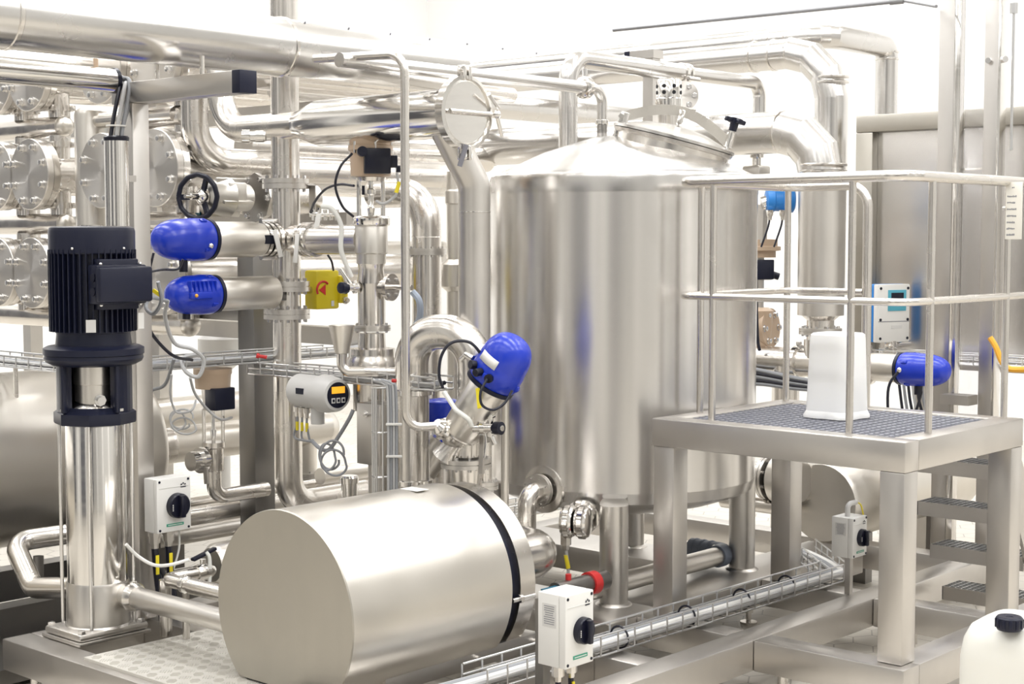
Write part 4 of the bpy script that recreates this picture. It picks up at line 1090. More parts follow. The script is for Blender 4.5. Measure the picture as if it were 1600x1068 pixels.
def strand(pts, r, m, label, group=None, name='cable', n=6):
    return solo(name, G().wire(pts, r, 8, n), m, label, 'cable', group)
ta = thing('cable_tray', 'wire basket cable tray behind the tall pump, leading towards the funnel', 'tray')
a0 = U(215, 578, 7.75); a1 = toX(a0, 520)
tray(ta, a0, a1, .16, .055, .11)
tb_ = thing('cable_tray', 'wire basket cable tray from the dark column across to the goose neck tube', 'tray')
b0_ = U(402, 582, 8.3); b1_ = toY(b0_, 694)
tray(tb_, b0_, b1_, .12, .06, .1)
tc_ = thing('cable_tray', 'wire basket cable tray over the left vessel, cut by the left edge', 'tray')
c0_ = U(-25, 572, 8.15); c0_ = V((c0_.x, c0_.y, a0.z + .01)); c1_ = toY(c0_, 150)
tray(tc_, c1_, c0_, .16, .055, .11)
for k in (.3, .75):
    q_ = c0_ + (c1_ - c0_) * k; part('hanger', G().cyl(V((q_.x, q_.y, c.z + .3)), q_, .012), 'pipe', tc_)
td_ = thing('cable_ladder', 'upright wire cable ladder beside the steel junction box', 'tray')
d0_ = U(604, 764, 7.28); d1_ = toZ(d0_, 606); d0_.z = .30
tray(td_, d0_, d1_, .10, .05, .19, wd=(RT * .9 + FW * .43), r=.0048)
def off(p, dx=0, dy=0, dz=0): return V(p) + V((dx, dy, dz))
G1 = 'cables lying in the tray behind the pump'
for k in range(4):
    m_ = ('grey', 'greyd', 'grey', 'cable')[k]
    o = (-.05, -.02, .015, .05)[k]
    strand([off(a0, -.35, o, .015), off(a0, .1, o, .02 + .006 * k), off((a0 + a1) / 2, 0, o * .8, .02), off(a1, -.1, o, .018), off(a1, .35, o * .5, .05)], .012 if k < 3 else .008, m_, 'one of the cables lying in the tray behind the pump', G1)
for k in range(4):
    m_ = ('grey', 'greyd', 'grey', 'cable')[k]; o = (-.04, -.015, .012, .035)[k]
    strand([off(b0_, o, -.02, .02), off((b0_ + b1_) / 2, o, 0, .016), off(b1_, o, .12, .018), off(b1_, o, .03, .03)], .010, m_, 'one of the cables in the tray leading to the goose neck tube', 'cables in the tray by the goose neck tube')
for k in range(3):
    o = (-.04, 0, .04)[k]
    strand([off(c0_, o, 0, .02), off((c0_ + c1_) / 2, o, 0, .016), off(c1_, o, 0, .02)], .009, ('cable', 'grey', 'greyd')[k], 'one of the cables in the tray over the left vessel', 'cables in the tray over the left vessel')
for k in range(4):
    q0 = d0_ + RT * (.010 + .013 * k) - FW * .02; q1 = d1_ + RT * (.010 + .013 * k) - FW * .02
    strand([q0 - Z * .05, q0 + Z * .1, (q0 + q1) / 2, q1 - Z * .04, q1 + Z * .02 - RT * .02, q1 + Z * .04 - RT * .07], .0065, ('grey', 'greyd', 'grey', 'greyd')[k], 'one of the cables tied to the upright ladder by the junction box', 'cables on the upright ladder')
for k, py in enumerate((662, 712)):
    q = toZ(d0_, py); solo('cable_tie', G().box(q + RT * .038 - FW * .03, (.075, .012, .012), (RT, FW, Z), bev=.003), 'white', ('upper', 'lower')[k] + ' white tie around the cables on the upright ladder', 'tie')
solo('air_coupling', G().cyl(U(405, 556, 7.9), U(417, 558, 7.9), .009).cyl(U(401, 555, 7.9), U(405, 556, 7.9), .013), 'red', 'small red push coupling on the tray by the dark column', 'coupling')
solo('air_coupling', G().cyl(U(612, 594, 7.5), U(626, 596, 7.5), .009), 'red', 'small red push coupling on the tray by the goose neck tube', 'coupling')
# looping cables around the actuators and column
def loop(c, R, r, m, label, d=FW, turns=3, sq=1.15):
    a, u, v = frame(d, Z); pts = []
    for i in range(turns * 16 + 1):
        t = 2 * math.pi * i / 16; k = i // 16; rr = R * (1 + .16 * math.sin(i * .11 + 1)); pts.append(V(c) + v * (math.cos(t) * rr * (1 - .12 * k) + .022 * math.sin(i * .13)) + u * (math.sin(t) * rr * sq + .02 * math.cos(i * .17)) + a * (.004 * i / 4))
    return solo('cable_coil', G().wire(pts, r, 8, 3), m, label, 'cable')
loop(U(281, 660, 7.7), .058, .005, 'grey', 'hanging coil of grey cable left of the dark column', turns=3, sq=.75)
loop(U(516, 717, 7.75), .060, .006, 'greyd', 'hanging coil of grey cable below the display transmitter', turns=3, sq=1.1)
strand([U(268, 585, 7.6), U(266, 615, 7.65), U(272, 638, 7.7), U(281, 645, 7.7), U(300, 640, 7.7), U(306, 625, 7.8)], .006, 'grey', 'thin grey cable dropping to the coil left of the dark column')
strand([U(262, 470, 7.3), U(258, 495, 7.4), U(272, 535, 7.5), U(300, 545, 7.55), U(318, 562, 7.6), U(310, 588, 7.6), U(290, 580, 7.6), U(285, 560, 7.65), U(310, 552, 7.7)], .010, 'grey', 'thick grey cable looping below the lower left blue actuator')
strand([U(247, 440, 7.0), U(252, 470, 7.05), U(240, 490, 7.1), U(228, 480, 7.15), U(236, 465, 7.2), U(262, 470, 7.3)], .009, 'greyd', 'grey cable curling out of the motor terminal box')
strand([U(240, 395, 7.3), U(234, 420, 7.3), U(228, 440, 7.2)], .006, 'cable', 'thin black cable falling from the upper blue actuator to the motor')
strand([U(286, 405, 7.4), U(278, 420, 7.4), U(255, 421, 7.3), U(236, 424, 7.2)], .006, 'cable', 'thin black cable running level between the two blue actuators')
strand([U(230, 500, 7.3), U(240, 525, 7.4), U(270, 555, 7.5), U(300, 562, 7.7)], .008, 'cable', 'black cable sloping down behind the pump to the tray')
strand([U(297, 590, 7.7), U(305, 615, 7.8), U(325, 640, 7.9), U(345, 655, 7.95), U(362, 652, 8.2)], .007, 'grey', 'grey cable arching to the lower control valve')
strand([U(272, 560, 7.6), U(258, 600, 7.8), U(236, 610, 7.9), U(215, 628, 7.9)], .009, 'greyd', 'grey cable sagging from the tray to behind the pump')
solo('cable_marker', G().bar(U(239, 453, 7.05), U(252, 462, 7.05), .016, .016), 'tagy', 'yellow sleeve on the cable right of the motor terminal box', 'marker')
strand([U(550, 240, 7.55), U(532, 260, 7.5), U(524, 290, 7.5), U(535, 322, 7.55), U(552, 338, 7.65)], .0065, 'cable', 'black cable curving from the tan head down to the valve clamp')
strand([U(553, 290, 7.6), U(530, 288, 7.7), U(508, 296, 7.8), U(492, 315, 7.9), U(485, 332, 8.0)], .0065, 'cable', 'black cable bowing from the valve yoke to the small fittings')
strand([U(620, 270, 7.6), U(622, 285, 7.6), U(618, 305, 7.6), U(600, 318, 7.6), U(588, 314, 7.62)], .007, 'grey', 'grey cable with yellow sleeve right of the valve yoke')
solo('cable_marker', G().cyl(U(624, 284, 7.55), U(619, 301, 7.55), .010), 'tagy', 'yellow sleeve hanging right of the tan headed valve', 'marker')
strand([U(512, 398, 8.3), U(518, 408, 8.3), U(521, 422, 8.35)], .006, 'cable', 'short black cable entering the yellow enclosure from above')
strand([U(644, 455, 7.7), U(655, 470, 7.7), U(656, 495, 7.75), U(648, 510, 7.8)], .017, 'palehose', 'pale blue hose behind the goose neck tube', name='hose') 
# ================================================================== display transmitter
dt = thing('display_transmitter', 'grey flow transmitter with dark round display, orange screen and three keys', 'instrument')
dfc = U(528, 617, 7.72); dn_ = (-Y - X * .12).normalized(); ds = Z.cross(dn_); 
def dp_(a, b, c=0): return dfc + ds * a + Z * b + dn_ * c
part('housing', G().lathe(dfc, -dn_, [(.0, .066), (.004, .078), (.02, .086), (.07, .092), (.085, .096), (.12, .096), (.13, .085), (.34, .085), (.35, .07)], 40), 'lgrey', dt)
part('glass', G().lathe(dfc, dn_, [(-.004, .066), (.002, .064), (.003, 0)], 40), 'navy', dt, 'dark round display window')
part('screen', G().box(dp_(0, .026, .004), (.078, .034, .002), (ds, Z, dn_)), 'lcd', dt, 'lit orange screen')
for k in (-1, 0, 1):
    b = part('key', G().box(dp_(k * .03, -.026, .004), (.022, .026, .003), (ds, Z, dn_), bev=.001), 'white', dt)
    part('key_mark', G().box(dp_(k * .03, -.026, .006), (.012, .014, .001), (ds, Z, dn_)), 'navy', b)
part('nameplate', G().box(dfc - dn_ * .22 - X * .088 + Z * .01, (.003, .06, .03)), 'navy', dt)
for k in range(3):
    e = dfc - dn_ * (.25 + .045 * k) - Z * .085 - X * .02
    part('gland', G().lathe(e, -Z, [(0, .018), (.025, .018), (.025, .012), (.05, .011)], 8), 'pipe', dt)
    part('lead', G().wire([e - Z * .04, e - Z * .09, e - Z * .16 + (1 - k) * Y * -.02, U(488, 690, 7.85)], .006), 'greyd', dt)
    part('yellow_sleeve', G().cyl(e - Z * .075, e - Z * .12, .008), 'tagy', dt)
part('neck', G().cyl(dfc - dn_ * .18 - Z * .07, dfc - dn_ * .18 - Z * .16, .035), 'lgrey', dt)
strand([U(487, 688, 7.85), U(500, 700, 7.8), U(514, 702, 7.78), U(530, 680, 7.75), U(545, 655, 7.72), U(552, 640, 7.72)], .010, 'greyd', 'grey cable slung from the display transmitter to its coil')
# junction box
jb = thing('junction_box', 'closed steel junction box between the display transmitter and the cable ladder', 'box')
jc_ = U(592, 676, 7.62)
part('enclosure', G().box(jc_, (.145, .165, .30), bev=.005), 'dull', jb)
part('lock', G().lathe(jc_ - X * .074 + Z * .10 + Y * .01, -X, [(0, .016), (.006, .016), (.006, .009), (.02, .009)], 14).cyl(jc_ - X * .085 + Z * .10 + Y * .01, jc_ - X * .085 + Z * .105 - Y * .05, .003), 'bolt', jb)
part('stand_tube', G().cyl(V((jc_.x + .02, jc_.y + .02, ZT)), V((jc_.x + .02, jc_.y + .02, jc_.z - .15)), .055), 'dull', jb)
fn = thing('drain_funnel', 'small steel drain funnel with bent outlet in front of the control valve', 'funnel')
f_ = U(534, 508, 7.6)
part('cone', G().lathe(toZ(f_, 552), Z, [(0, .030), (.002, .034), ((toZ(f_, 508) - toZ(f_, 552)).z, .064), ((toZ(f_, 508) - toZ(f_, 552)).z, .060), (.01, .026)], 36), 'hood', fn)
part('outlet', G().tube([toZ(f_, 552), toZ(f_, 580), toZ(f_, 580) + RT * .12 - FW * .02, toZ(f_, 582) + RT * .3 ], .026, .05, 20), 'pipe', fn)
# lower control valve
lcv = thing('control_valve', 'small control valve with navy positioner beside the dark column, below the tray', 'valve')
L_ = V((U(333, 640, 8.15).x, U(333, 640, 8.15).y, 0))
def lz(py): return toZ(V((L_.x, L_.y, 1)), py).z
def ll(prof, name, m): return part(name, G().lathe(L_, Z, [(lz(py), r) for py, r in prof], 28), m, lcv)
ll([(606, .09), (585, .095), (583, .1), (575, .1), (573, 0)], 'actuator_head', 'tan')
part('positioner', G().box(V((L_.x, L_.y - .06, lz(621))) , (.13, .09, .115), bev=.006), 'navy', lcv)
ll([(640, .05), (606, .06)], 'yoke_top', 'pipe')
for s in (-1, 1):
    b = L_ + RT * .05 * s; part('yoke_column', G().cyl(b + Z * lz(692), b + Z * lz(638), .01), 'pol', lcv)
ll([(692, .01), (672, .018), (668, .01), (640, .01)], 'stem', 'pol')
ll([(735, .05), (733, .053), (700, .053), (698, .06), (690, .06)], 'body', 'pipe')
l1_ = V((L_.x, L_.y, lz(776)))
part('outlet_bend', G().tube([V((L_.x, L_.y, lz(735))), l1_, l1_ + X * .35], .04, .1, 24), 'pipe', lcv)
part('side_clamp', G().lathe(V((L_.x - .05, L_.y, lz(716))), -X, [(0, .05), (.02, .05), (.02, .068), (.045, .068), (.045, .05), (.1, .05)], 24), 'pol', lcv)
part('lever', G().bar(V((L_.x - .1, L_.y - .06, lz(725))), V((L_.x - .1, L_.y - .07, lz(750))), .03, .01), 'dull', lcv)
# ================================================================== pipes low in the background
def runX(p, pxa, pxb, r, label, m='pipe', nm='process_pipe', ends=None, group=None):
    a, b = toX(p, pxa), toX(p, pxb); t = thing(nm, label, 'pipe', group)
    part('pipe', G().cyl(a, b, r, seg=36), m, t)
    return t, a, b
t, a, b = runX(U(310, 690, 9.4), 262, 505, .108, 'wide insulated pipe low behind the dark column, with a pointed reducer', 'hood')
part('reducer', G().lathe(a, -X, [(0, .108), (.0, .112), (.03, .112), (.22, .06), (.4, .06)], 36), 'pipe', t)
tt = toX(a, 478); part('drop_branch', G().cyl(tt, tt - Z * .28, .07), 'hood', t)
flange(t, tt - Z * .30, Z, .10, .02, .06, 8)
part('end_cap', G().lathe(b, X, [(0, .108), (.05, .1), (.09, .06), (.1, 0)], 36), 'hood', t)
t, a, b = runX(U(310, 645, 10.3), 180, 420, .12, 'wide pale insulated pipe, the higher and farther one behind the dark column', 'hood')
t, a, b = runX(U(330, 782, 8.9), 240, 620, .035, 'thin steel pipe low behind the switch box, topmost of three parallel runs')
t, a, b = runX(U(320, 803, 8.55), 180, 570, .052, 'steel pipe low behind the switch box, middle of three parallel runs')
t, a, b = runX(U(310, 832, 8.9), 180, 470, .05, 'steel pipe close to the floor behind the switch box, lowest of three parallel runs', 'dull')
t, a, b = runX(U(560, 735, 9.6), 500, 640, .05, 'short pale pipe behind the cable coil of the display transmitter', 'hood')
flt = thing('cup_filter', 'small upright steel cup filter behind the hooded pump, by the junction box', 'filter')
f_ = U(546, 775, 7.9)
part('cup', G().lathe(toZ(f_, 785), Z, [(0, .03), (.01, .04), (.10, .042), (.102, .048), (.13, .048), (.14, .04), (.142, 0)], 28), 'pol', flt)
part('stem', G().cyl(V((f_.x, f_.y, 0)), toZ(f_, 783), .02), 'pipe', flt)
# small pipework with ball valve right of the tall pump
sp = thing('small_pipework', 'low small bore pipe with clamp, corner and vertical leg between pump and hood', 'pipe')
c_ = U(258, 905, 6.95); 
part('pipe', G().tube([toX(c_, 318), c_, toY(c_, 300)], .03, .05, 20), 'pipe', sp)
part('leg', G().cyl(c_ - Z * (c_.z - ZT), c_, .028), 'pipe', sp)
k_ = toY(c_, 290); clampring(sp, k_, Y, .032, .016)
part('support', G().cyl(k_ - Z * .03, V((k_.x, k_.y, ZT)), .016), 'pipe', sp)
part('pipe_end', G().cyl(toY(c_, 300), toY(c_, 352), .036), 'pipe', sp)
bv = thing('ball_valve', 'small ball valve with black lever handle behind the small bore pipe', 'valve')
v_ = toX(c_, 312)
part('body', G().lathe(v_ - X * .02, X, [(0, .036), (.02, .04), (.05, .04), (.07, .036), (.1, .02)], 16).cyl(v_ + X * .02, v_ + X * .02 + Z * .06, .014), 'pol', bv)
part('lever', G().bar(v_ + X * .02 + Z * .065 - X * .06, v_ + X * .09 + Z * .10, .03, .014, bev=.004), 'black', bv)
dm = thing('drain_motor', 'small horizontal steel canister behind the left edge of the hood', 'canister')
m0 = U(330, 882, 7.3)
part('body', G().lathe(m0, X, [(-.0, .08), (.03, .10), (.4, .10)], 36), 'hood', dm)
part('tube', G().wire([U(322, 862, 7.1), U(327, 870, 7.1), U(328, 890, 7.1), U(327, 915, 7.1)], .009), 'hose', dm)
strand([U(197, 850, 6.8), U(215, 868, 6.85), U(240, 882, 6.85), U(265, 882, 6.85), U(295, 874, 6.9)], .008, 'white', 'white hose sagging across the post foot from pump to ball valve', name='hose')
# bundle on the floor next to the post foot
for k in range(3):
    strand([U(235 + 8 * k, 885, 7.4), U(245 + 8 * k, 905, 7.5), U(262 + 10 * k, 918, 7.6), U(300 + 10 * k, 905, 7.8)], .012, ('cable', 'greyd', 'cable')[k], 'one of the dark cables bundled at the foot of the post', 'cables at the foot of the post')
# ================================================================== level pipes high in the background
for (px, py, d, a_, b_, r, lab, m_) in (
    (560, 238, 9.9, 380, 760, .088, 'level steel pipe behind the tan valve head, upper of two', 'pipe'),
    (560, 285, 9.7, 380, 745, .062, 'level steel pipe behind the valve yoke, lower of two', 'clad'),
    (600, 150, 10.2, 430, 990, .085, 'level steel pipe passing behind the strainer duct and above the tank', 'clad'),
    (560, 125, 9.4, 380, 800, .05, 'thin level pipe directly under the overhead duct, behind the goose neck tube', 'pipe'),
    (330, 325, 9.8, 262, 420, .06, 'level pipe behind the handwheel valve', 'pipe'),
    (330, 415, 9.6, 262, 420, .05, 'level pipe between the two blue actuators in the background', 'pipe'),
    (600, 400, 10.4, 470, 720, .10, 'wide pale pipe far behind the control valve body', 'hood'),
    (90, 100, 8.8, -60, 190, .06, 'level pipe between overhead duct and level conduit, upper left', 'pipe')):
    runX(U(px, py, d), a_, b_, r, lab, m_)
t = thing('elbow_pipe', 'wide elbow dropping from the overhead duct and bending right, behind the cross arm', 'pipe')
e0 = U(305, 250, 8.6); part('pipe', G().tube([toZ(e0, 120), e0, toX(e0, 420)], .076, .2, 32), 'pipe', t)
bfv = thing('pressure_gauge_stub', 'small capped stub fitting above the handwheel, left of the riser pipe', 'fitting')
q = U(385, 213, 8.0)
part('stub', G().lathe(q, RT * -1, [(-.1, .025), (-.02, .025), (-.02, .035), (.02, .035), (.022, .0)], 20).cyl(q + RT * .05, q + RT * .09 - Z * .0, .03), 'pol', bfv)
sf = thing('sack_silo', 'pale small hopper far behind, seen left of the dark column', 'hopper')
h_ = U(345, 520, 11.5)
part('body', G().lathe(toZ(h_, 560), Z, [(-toZ(h_, 560).z, .06), (-.1, .06), (0, .17), (.15, .17), (.24, .06), (.28, .06), (.28, .1), (.31, .1)], 28), 'lgrey', sf)
# ================================================================== ducts at the upper right
XD = 8.0
e_ = U(1286, 205, 9.3); DX_ = V((8.0, 0, 0))
def onX(px, py, x):
    r = ray(px, py); return EYE + r * (x / r.x)
ed = onX(1286, 203, XD)
bd = thing('exhaust_duct', 'wide clad steel duct coming from behind the tank lid and bending down', 'duct')
rD = rp(74, dep(ed)); rH = rp(65, dep(toY(ed, 1180)))
part('level_run', G().cyl(toY(ed, 640), toY(ed, 1222), rH, seg=48), 'clad', bd)
c0 = toY(ed, 1222); 
part('segment_bend', G().tube([c0, V((ed.x, (c0.y * .45 + ed.y * .55), ed.z)), V((ed.x, ed.y, ed.z - rH * .75)), toZ(ed, 268)], lambda t: rH + (rD - rH) * t, .12, 48, bs=3), 'clad', bd, ang=12) if False else None
R_ = abs(c0.y - ed.y); g = G(); pts = [c0]; 
for k in (1, 2, 3):
    th = k * math.pi / 6; pts.append(V((ed.x, c0.y - R_ * math.sin(th), ed.z - R_ * (1 - math.cos(th)))))
part('segment_bend', G().tube(pts + [toZ(pts[-1], 290)], lambda t: rH + (rD - rH) * t, 0, 48), 'clad', bd, ang=10)
pv = pts[-1]
part('vertical_run', G().lathe(V((pv.x, pv.y, 0)), Z, [(toZ(pv, 492).z, rD * .98), (toZ(pv, 290).z, rD)], 48), 'dull', bd)
part('reducer', G().lathe(V((pv.x, pv.y, 0)), Z, [(toZ(pv, 560).z, .08), (toZ(pv, 500).z, .08), (toZ(pv, 493).z, rD * .8), (toZ(pv, 492).z, rD * .98)], 40), 'pipe', bd)
flange(bd, toZ(pv, 517), Z, .125, .018, .08, 10)
for px in (770, 1222):
    q = toY(ed, px); part('seam_band', G().lathe(q, Y, [(-.01, rH), (-.006, rH + .005), (.006, rH + .005), (.01, rH)], 48), 'pipe', bd)
for py in (258, 268):
    q = toZ(pv, py); part('seam_band', G().lathe(q, Z, [(-.008, rD), (-.004, rD + .005), (.004, rD + .005), (.008, rD)], 48), 'pipe', bd)
# second clad duct behind it
X2 = 9.0
d2 = onX(1300, 78, X2); r2 = rp(52, dep(d2))
du2 = thing('roof_duct', 'clad steel duct behind, running level and turning down right of the tank', 'duct')
k0 = toY(d2, 1235); R2 = abs(k0.y - d2.y)
pts = [toY(d2, 720), k0]
for k in (1, 2, 3):
    th = k * math.pi / 6; pts.append(V((d2.x, k0.y - R2 * math.sin(th), d2.z - R2 * (1 - math.cos(th)))))
part('level_run', G().cyl(pts[0], pts[1], r2 * .93, seg=40), 'clad', du2)
part('segment_bend', G().tube(pts[1:] + [pts[-1] - Z * .12], r2 * .98, 0, 40), 'clad', du2, ang=10)
part('vertical_run', G().cyl(pts[-1], toZ(pts[-1], 470), r2, seg=40), 'clad', du2)
for px in (1180, 1210, 1238):
    part('seam_band', G().lathe(toY(d2, px), Y, [(-.01, r2 * .93), (-.006, r2), (.006, r2), (.01, r2 * .93)], 40), 'pipe', du2)
for py in (121, 129): part('seam_band', G().lathe(toZ(pts[-1], py), Z, [(-.008, r2), (-.005, r2 + .005), (.005, r2 + .005), (.008, r2)], 40), 'pipe', du2)
X3 = 9.6
d3 = onX(1290, 55, X3); r3 = rp(38, dep(d3))
du3 = thing('roof_duct', 'topmost clad duct with segmented bend, going down behind the cabinet', 'duct')
a3 = toY(d3, 720); k3 = toX(d3, 1386); z3 = V((k3.x, k3.y, toZ(k3, 300).z))
part('level_run', G().cyl(a3, toY(d3, 1230), r3, seg=40), 'clad', du3)
part('segment_bend', G().tube([toY(d3, 1230), d3, toX(d3, 1360)], r3, .24, 40, bs=4), 'clad', du3, ang=10)
part('vertical_run', G().tube([toX(d3, 1360), k3, z3], r3 * .98, .08, 40, bs=3), 'clad', du3, ang=10)
for px in (1185, 1208, 1232): part('seam_band', G().lathe(toY(d3, px), Y, [(-.01, r3), (-.006, r3 + .006), (.006, r3 + .006), (.01, r3)], 40), 'pipe', du3)
for py in (82, 93): part('seam_band', G().lathe(toZ(k3, py), Z, [(-.008, r3), (-.005, r3 + .005), (.005, r3 + .005), (.008, r3)], 40), 'pipe', du3)
tr = thing('tie_rod', 'thin steel rod slanting across the top right corner', 'rod')
t0_ = U(958, 47, 9.9); t1_ = U(1412, 1, 9.0); t2_ = U(1463, 10, 8.6)
part('rod', G().cyl(t0_, t1_, .012), 'rod', tr)
part('rod_end', G().cyl(t1_, t2_, .009), 'rod', tr)
part('end_sleeve', G().cyl(t1_ - (t1_ - t0_).normalized() * .08, t1_, .018), 'rod', tr)
# breather pipe over the tank
br_ = thing('breather_pipe', 'pale steel pipe rising behind the tank cone and bending right above the vent cap', 'pipe')
b0 = U(888, 100, 8.75); rb = rp(30, 8.75)
e1 = V((b0.x, b0.y, toZ(b0, 90).z)); e2 = toX(e1, 1187); e3 = toZ(e2, 178)
part('pipe', G().tube([toZ(b0, 235), e1, toX(e1, 1070)], rb, .13, 32), 'clad', br_)
part('thin_run', G().tube([toX(e1, 1070), e2, e3], rb * .8, .12, 28), 'clad', br_)
for px in (1064, 1072): part('clamp', G().lathe(toX(e1, px), X, [(-.012, rb * .9), (-.01, rb * 1.15), (.01, rb * 1.15), (.012, rb * .9)], 28), 'pol', br_)
part('clamp_screw', G().cyl(toX(e1, 1062) - Y * rb * 1.2 - Z * .04, toX(e1, 1078) - Y * rb * 1.25 - Z * .04, .014), 'bolt', br_)
cp = thing('cleaning_pipe', 'thin steel pipe with clamp joint turning down onto the tank cone', 'pipe')
q0 = U(925, 138, 8.4); q1 = toX(q0, 941); 
part('pipe', G().tube([toX(q0, 530), toX(q0, 905)], .034, 0, 24), 'clad', cp)
part('elbow', G().tube([toX(q0, 905), q1, toZ(q1, 208)], .028, .08, 24), 'clad', cp)
clampring(cp, toX(q0, 914), X, .05, .02); part('clamp_screw', G().cyl(toX(q0, 914) + Z * .05, toX(q0, 914) + Z * .1, .014), 'bolt', cp)
clampring(cp, toZ(q1, 191), Z, .032, .014)
part('cone_spud', G().cyl(toZ(q1, 215), toZ(q1, 192), .028), 'clad', cp)
# bracket frame behind the vent cap
bk = thing('pipe_support', 'upright steel support with dark cap behind the tank lid', 'stand')
s_ = U(1018, 130, 9.4)
part('post', G().bar(toZ(s_, 230), toZ(s_, 92), .075, .075, up=X), 'brush', bk)
part('arm', G().span(toZ(s_, 92) + V((-.05, -.05, 0)), toZ(s_, 92) + V((.05, .13, .05))), 'brush', bk)
part('end_cap', G().span(toZ(s_, 92) + V((-.051, .13, -.001)), toZ(s_, 92) + V((.051, .17, .051))), 'navy', bk)
bf = thing('blind_flange', 'round bolted flange plate partly hidden behind the vent cap', 'flange')
q = U(1068, 150, 9.0); part('disc', G().lathe(q, -FW, [(0, .085), (.02, .085)], 36), 'turned', bf); bolts(bf, q - FW * .02, -FW, .06, 6, .014, .02)
part('pipe', G().cyl(q, q + FW * .3, .06), 'pipe', bf)
# small fittings on the level duct
for px, py, lab in ((1182, 236, 'small flanged stub hanging under the exhaust duct'),):
    st_ = thing('pipe_stub', lab, 'fitting'); q = U(px, py, 9.6)
    part('stub', G().lathe(q, -Z, [(0, .03), (.02, .03), (.02, .045), (.04, .045), (.045, .028), (.09, .028)], 20), 'pol', st_)
    part('hood', G().box(q - Z * .13, (.13, .13, .08), bev=.015), 'dull', st_)
# ================================================================== cabinet and uprights at the right
cb_ = thing('machine_housing', 'large flat steel housing panel with raised rim behind the platform', 'cabinet')
XC = 9.0; c1_y = onX(1348, 300, XC).y; zt = onX(1348, 182, XC).z; zb = onX(1480, 560, XC).z
part('rim_top', G().span((XC - .10, 2.2, zt - .11), (XC + .02, c1_y, zt), bev=.006), 'disc', cb_)
part('rim_side', G().span((XC - .10, c1_y - .12, zb), (XC + .02, c1_y, zt - .111), bev=.006), 'disc', cb_)
part('panel', G().span((XC - .03, 2.2, zb), (XC + .6, c1_y - .121, zt - .112)), 'tank', cb_)
part('sill', G().span((XC - .06, 2.2, zb - .06), (XC + .02, c1_y - .0, zb - .001)), 'brush', cb_)
part('support_leg', G().span((XC + .1, 4.6, 0), (XC + .2, 4.7, zb - .061)), 'brush', cb_)
part('support_leg', G().span((XC + .1, 2.6, 0), (XC + .2, 2.7, zb - .061)), 'brush', cb_)
XU = 8.35
def upright(pxa, pxb, dx, dy, label, m='brush'):
    a = onX(pxa, 300, XU); b = onX(pxb, 300, XU)
    return a.y, b.y
u_ = thing('guard_frame', 'pair of tall steel uprights with a clear panel between them, right side', 'frame')
ya_, yb_, yc_, yd_ = [onX(px, 300, XU).y for px in (1463, 1487, 1534, 1556)]
part('upright', G().span((XU - .0, yb_, 0), (XU + .10, ya_, 4.2), bev=.004), 'brush', u_)
part('edge_strip', G().span((XU - .012, yb_ - .045, 0), (XU + .05, yb_ - .006, 4.2), bev=.003), 'pol', u_)
part('upright', G().span((XU + .0, yd_, 0), (XU + .10, yc_, 4.2), bev=.004), 'brush', u_)
part('edge_strip', G().span((XU - .02, yd_ - .022, 0), (XU + .06, yd_ - .004, 4.2), bev=.003), 'pol', u_)
glassm = mat('clear_panel', (.9, .9, .92), .05, trans=1.0, spec=.4); M['glass'] = glassm
part('clear_panel', G().span((XU + .045, yc_ + .002, onX(1510, 640, XU).z - .2), (XU + .053, yb_ - .048, 4.2)), 'glass', u_)
zz = onX(1520, 262, XU).z
part('panel_bar', G().span((XU + .03, yc_ + .002, zz - .012), (XU + .06, yb_ - .05, zz)), 'pol', u_)
zz = onX(1520, 97, XU).z
part('hinge_bolt', G().cyl((XU - .02, yc_ - .03, zz), (XU + .02, yc_ - .03, zz), .016), 'bolt', u_)
part('hinge_bolt', G().cyl((XU - .02, yd_ - .05, zz), (XU + .0, yd_ - .02, zz), .018), 'bolt', u_)
zz = onX(1520, 622, XU).z
part('lower_bracket', G().span((XU - .14, yc_ - .01, zz - .03), (XU - .02, yb_ - .02, zz + .025)), 'dull', u_)
part('side_rod', G().cyl((XU + .02, yd_ - .075, onX(1566, 235, XU).z), (XU + .02, yd_ - .075, onX(1566, 12, XU).z), .008).cyl((XU + .02, yd_ - .075, onX(1566, 22, XU).z), (XU + .02, yd_ - .075, onX(1566, 6, XU).z), .022), 'zinc', u_)
# transmitter panel
tpn = thing('wall_transmitter', 'white and blue analyser box with small display, mounted on the housing panel', 'instrument')
c = onX(1393, 489, XC - .26)
tn_ = (-X * .42 - Y).normalized(); tsd = Z.cross(tn_) * -1
if tsd.x < 0: tsd = -tsd
TA = (tsd, tn_, Z)
part('back_shell', G().box(c - tn_ * .055, (.25, .06, .36), TA, bev=.008), 'sky', tpn, 'light blue rear shell')
part('front_cover', G().box(c, (.245, .05, .36), TA, bev=.008), 'white', tpn)
part('keypad', G().box(c + tn_ * .027 + Z * .08 + tsd * .02, (.14, .004, .13), TA, bev=.001), 'pblue', tpn)
part('screen', G().box(c + tn_ * .030 + Z * .09 + tsd * .02, (.095, .003, .075), TA), 'navy', tpn)
part('split_line', G().box(c + tn_ * .0255 - Z * .05, (.24, .002, .004), TA), 'ink', tpn)
part('label', G().box(c + tn_ * .0255 - Z * .085 + tsd * .02, (.08, .002, .02), TA), 'lgrey', tpn)
for s in (-1, 1):
    for k in (-1, -.25, 1): part('screw', G().cyl(c + tn_ * .025 + tsd * .105 * s + Z * .155 * k, c + tn_ * .028 + tsd * .105 * s + Z * .155 * k, .009, seg=10), 'black', tpn)
part('bracket', G().box(c - Z * .20, (.06, .06, .06), bev=.006).cyl(c - Z * .2, c - Z * .2 + X * .24, .02), 'pol', tpn)
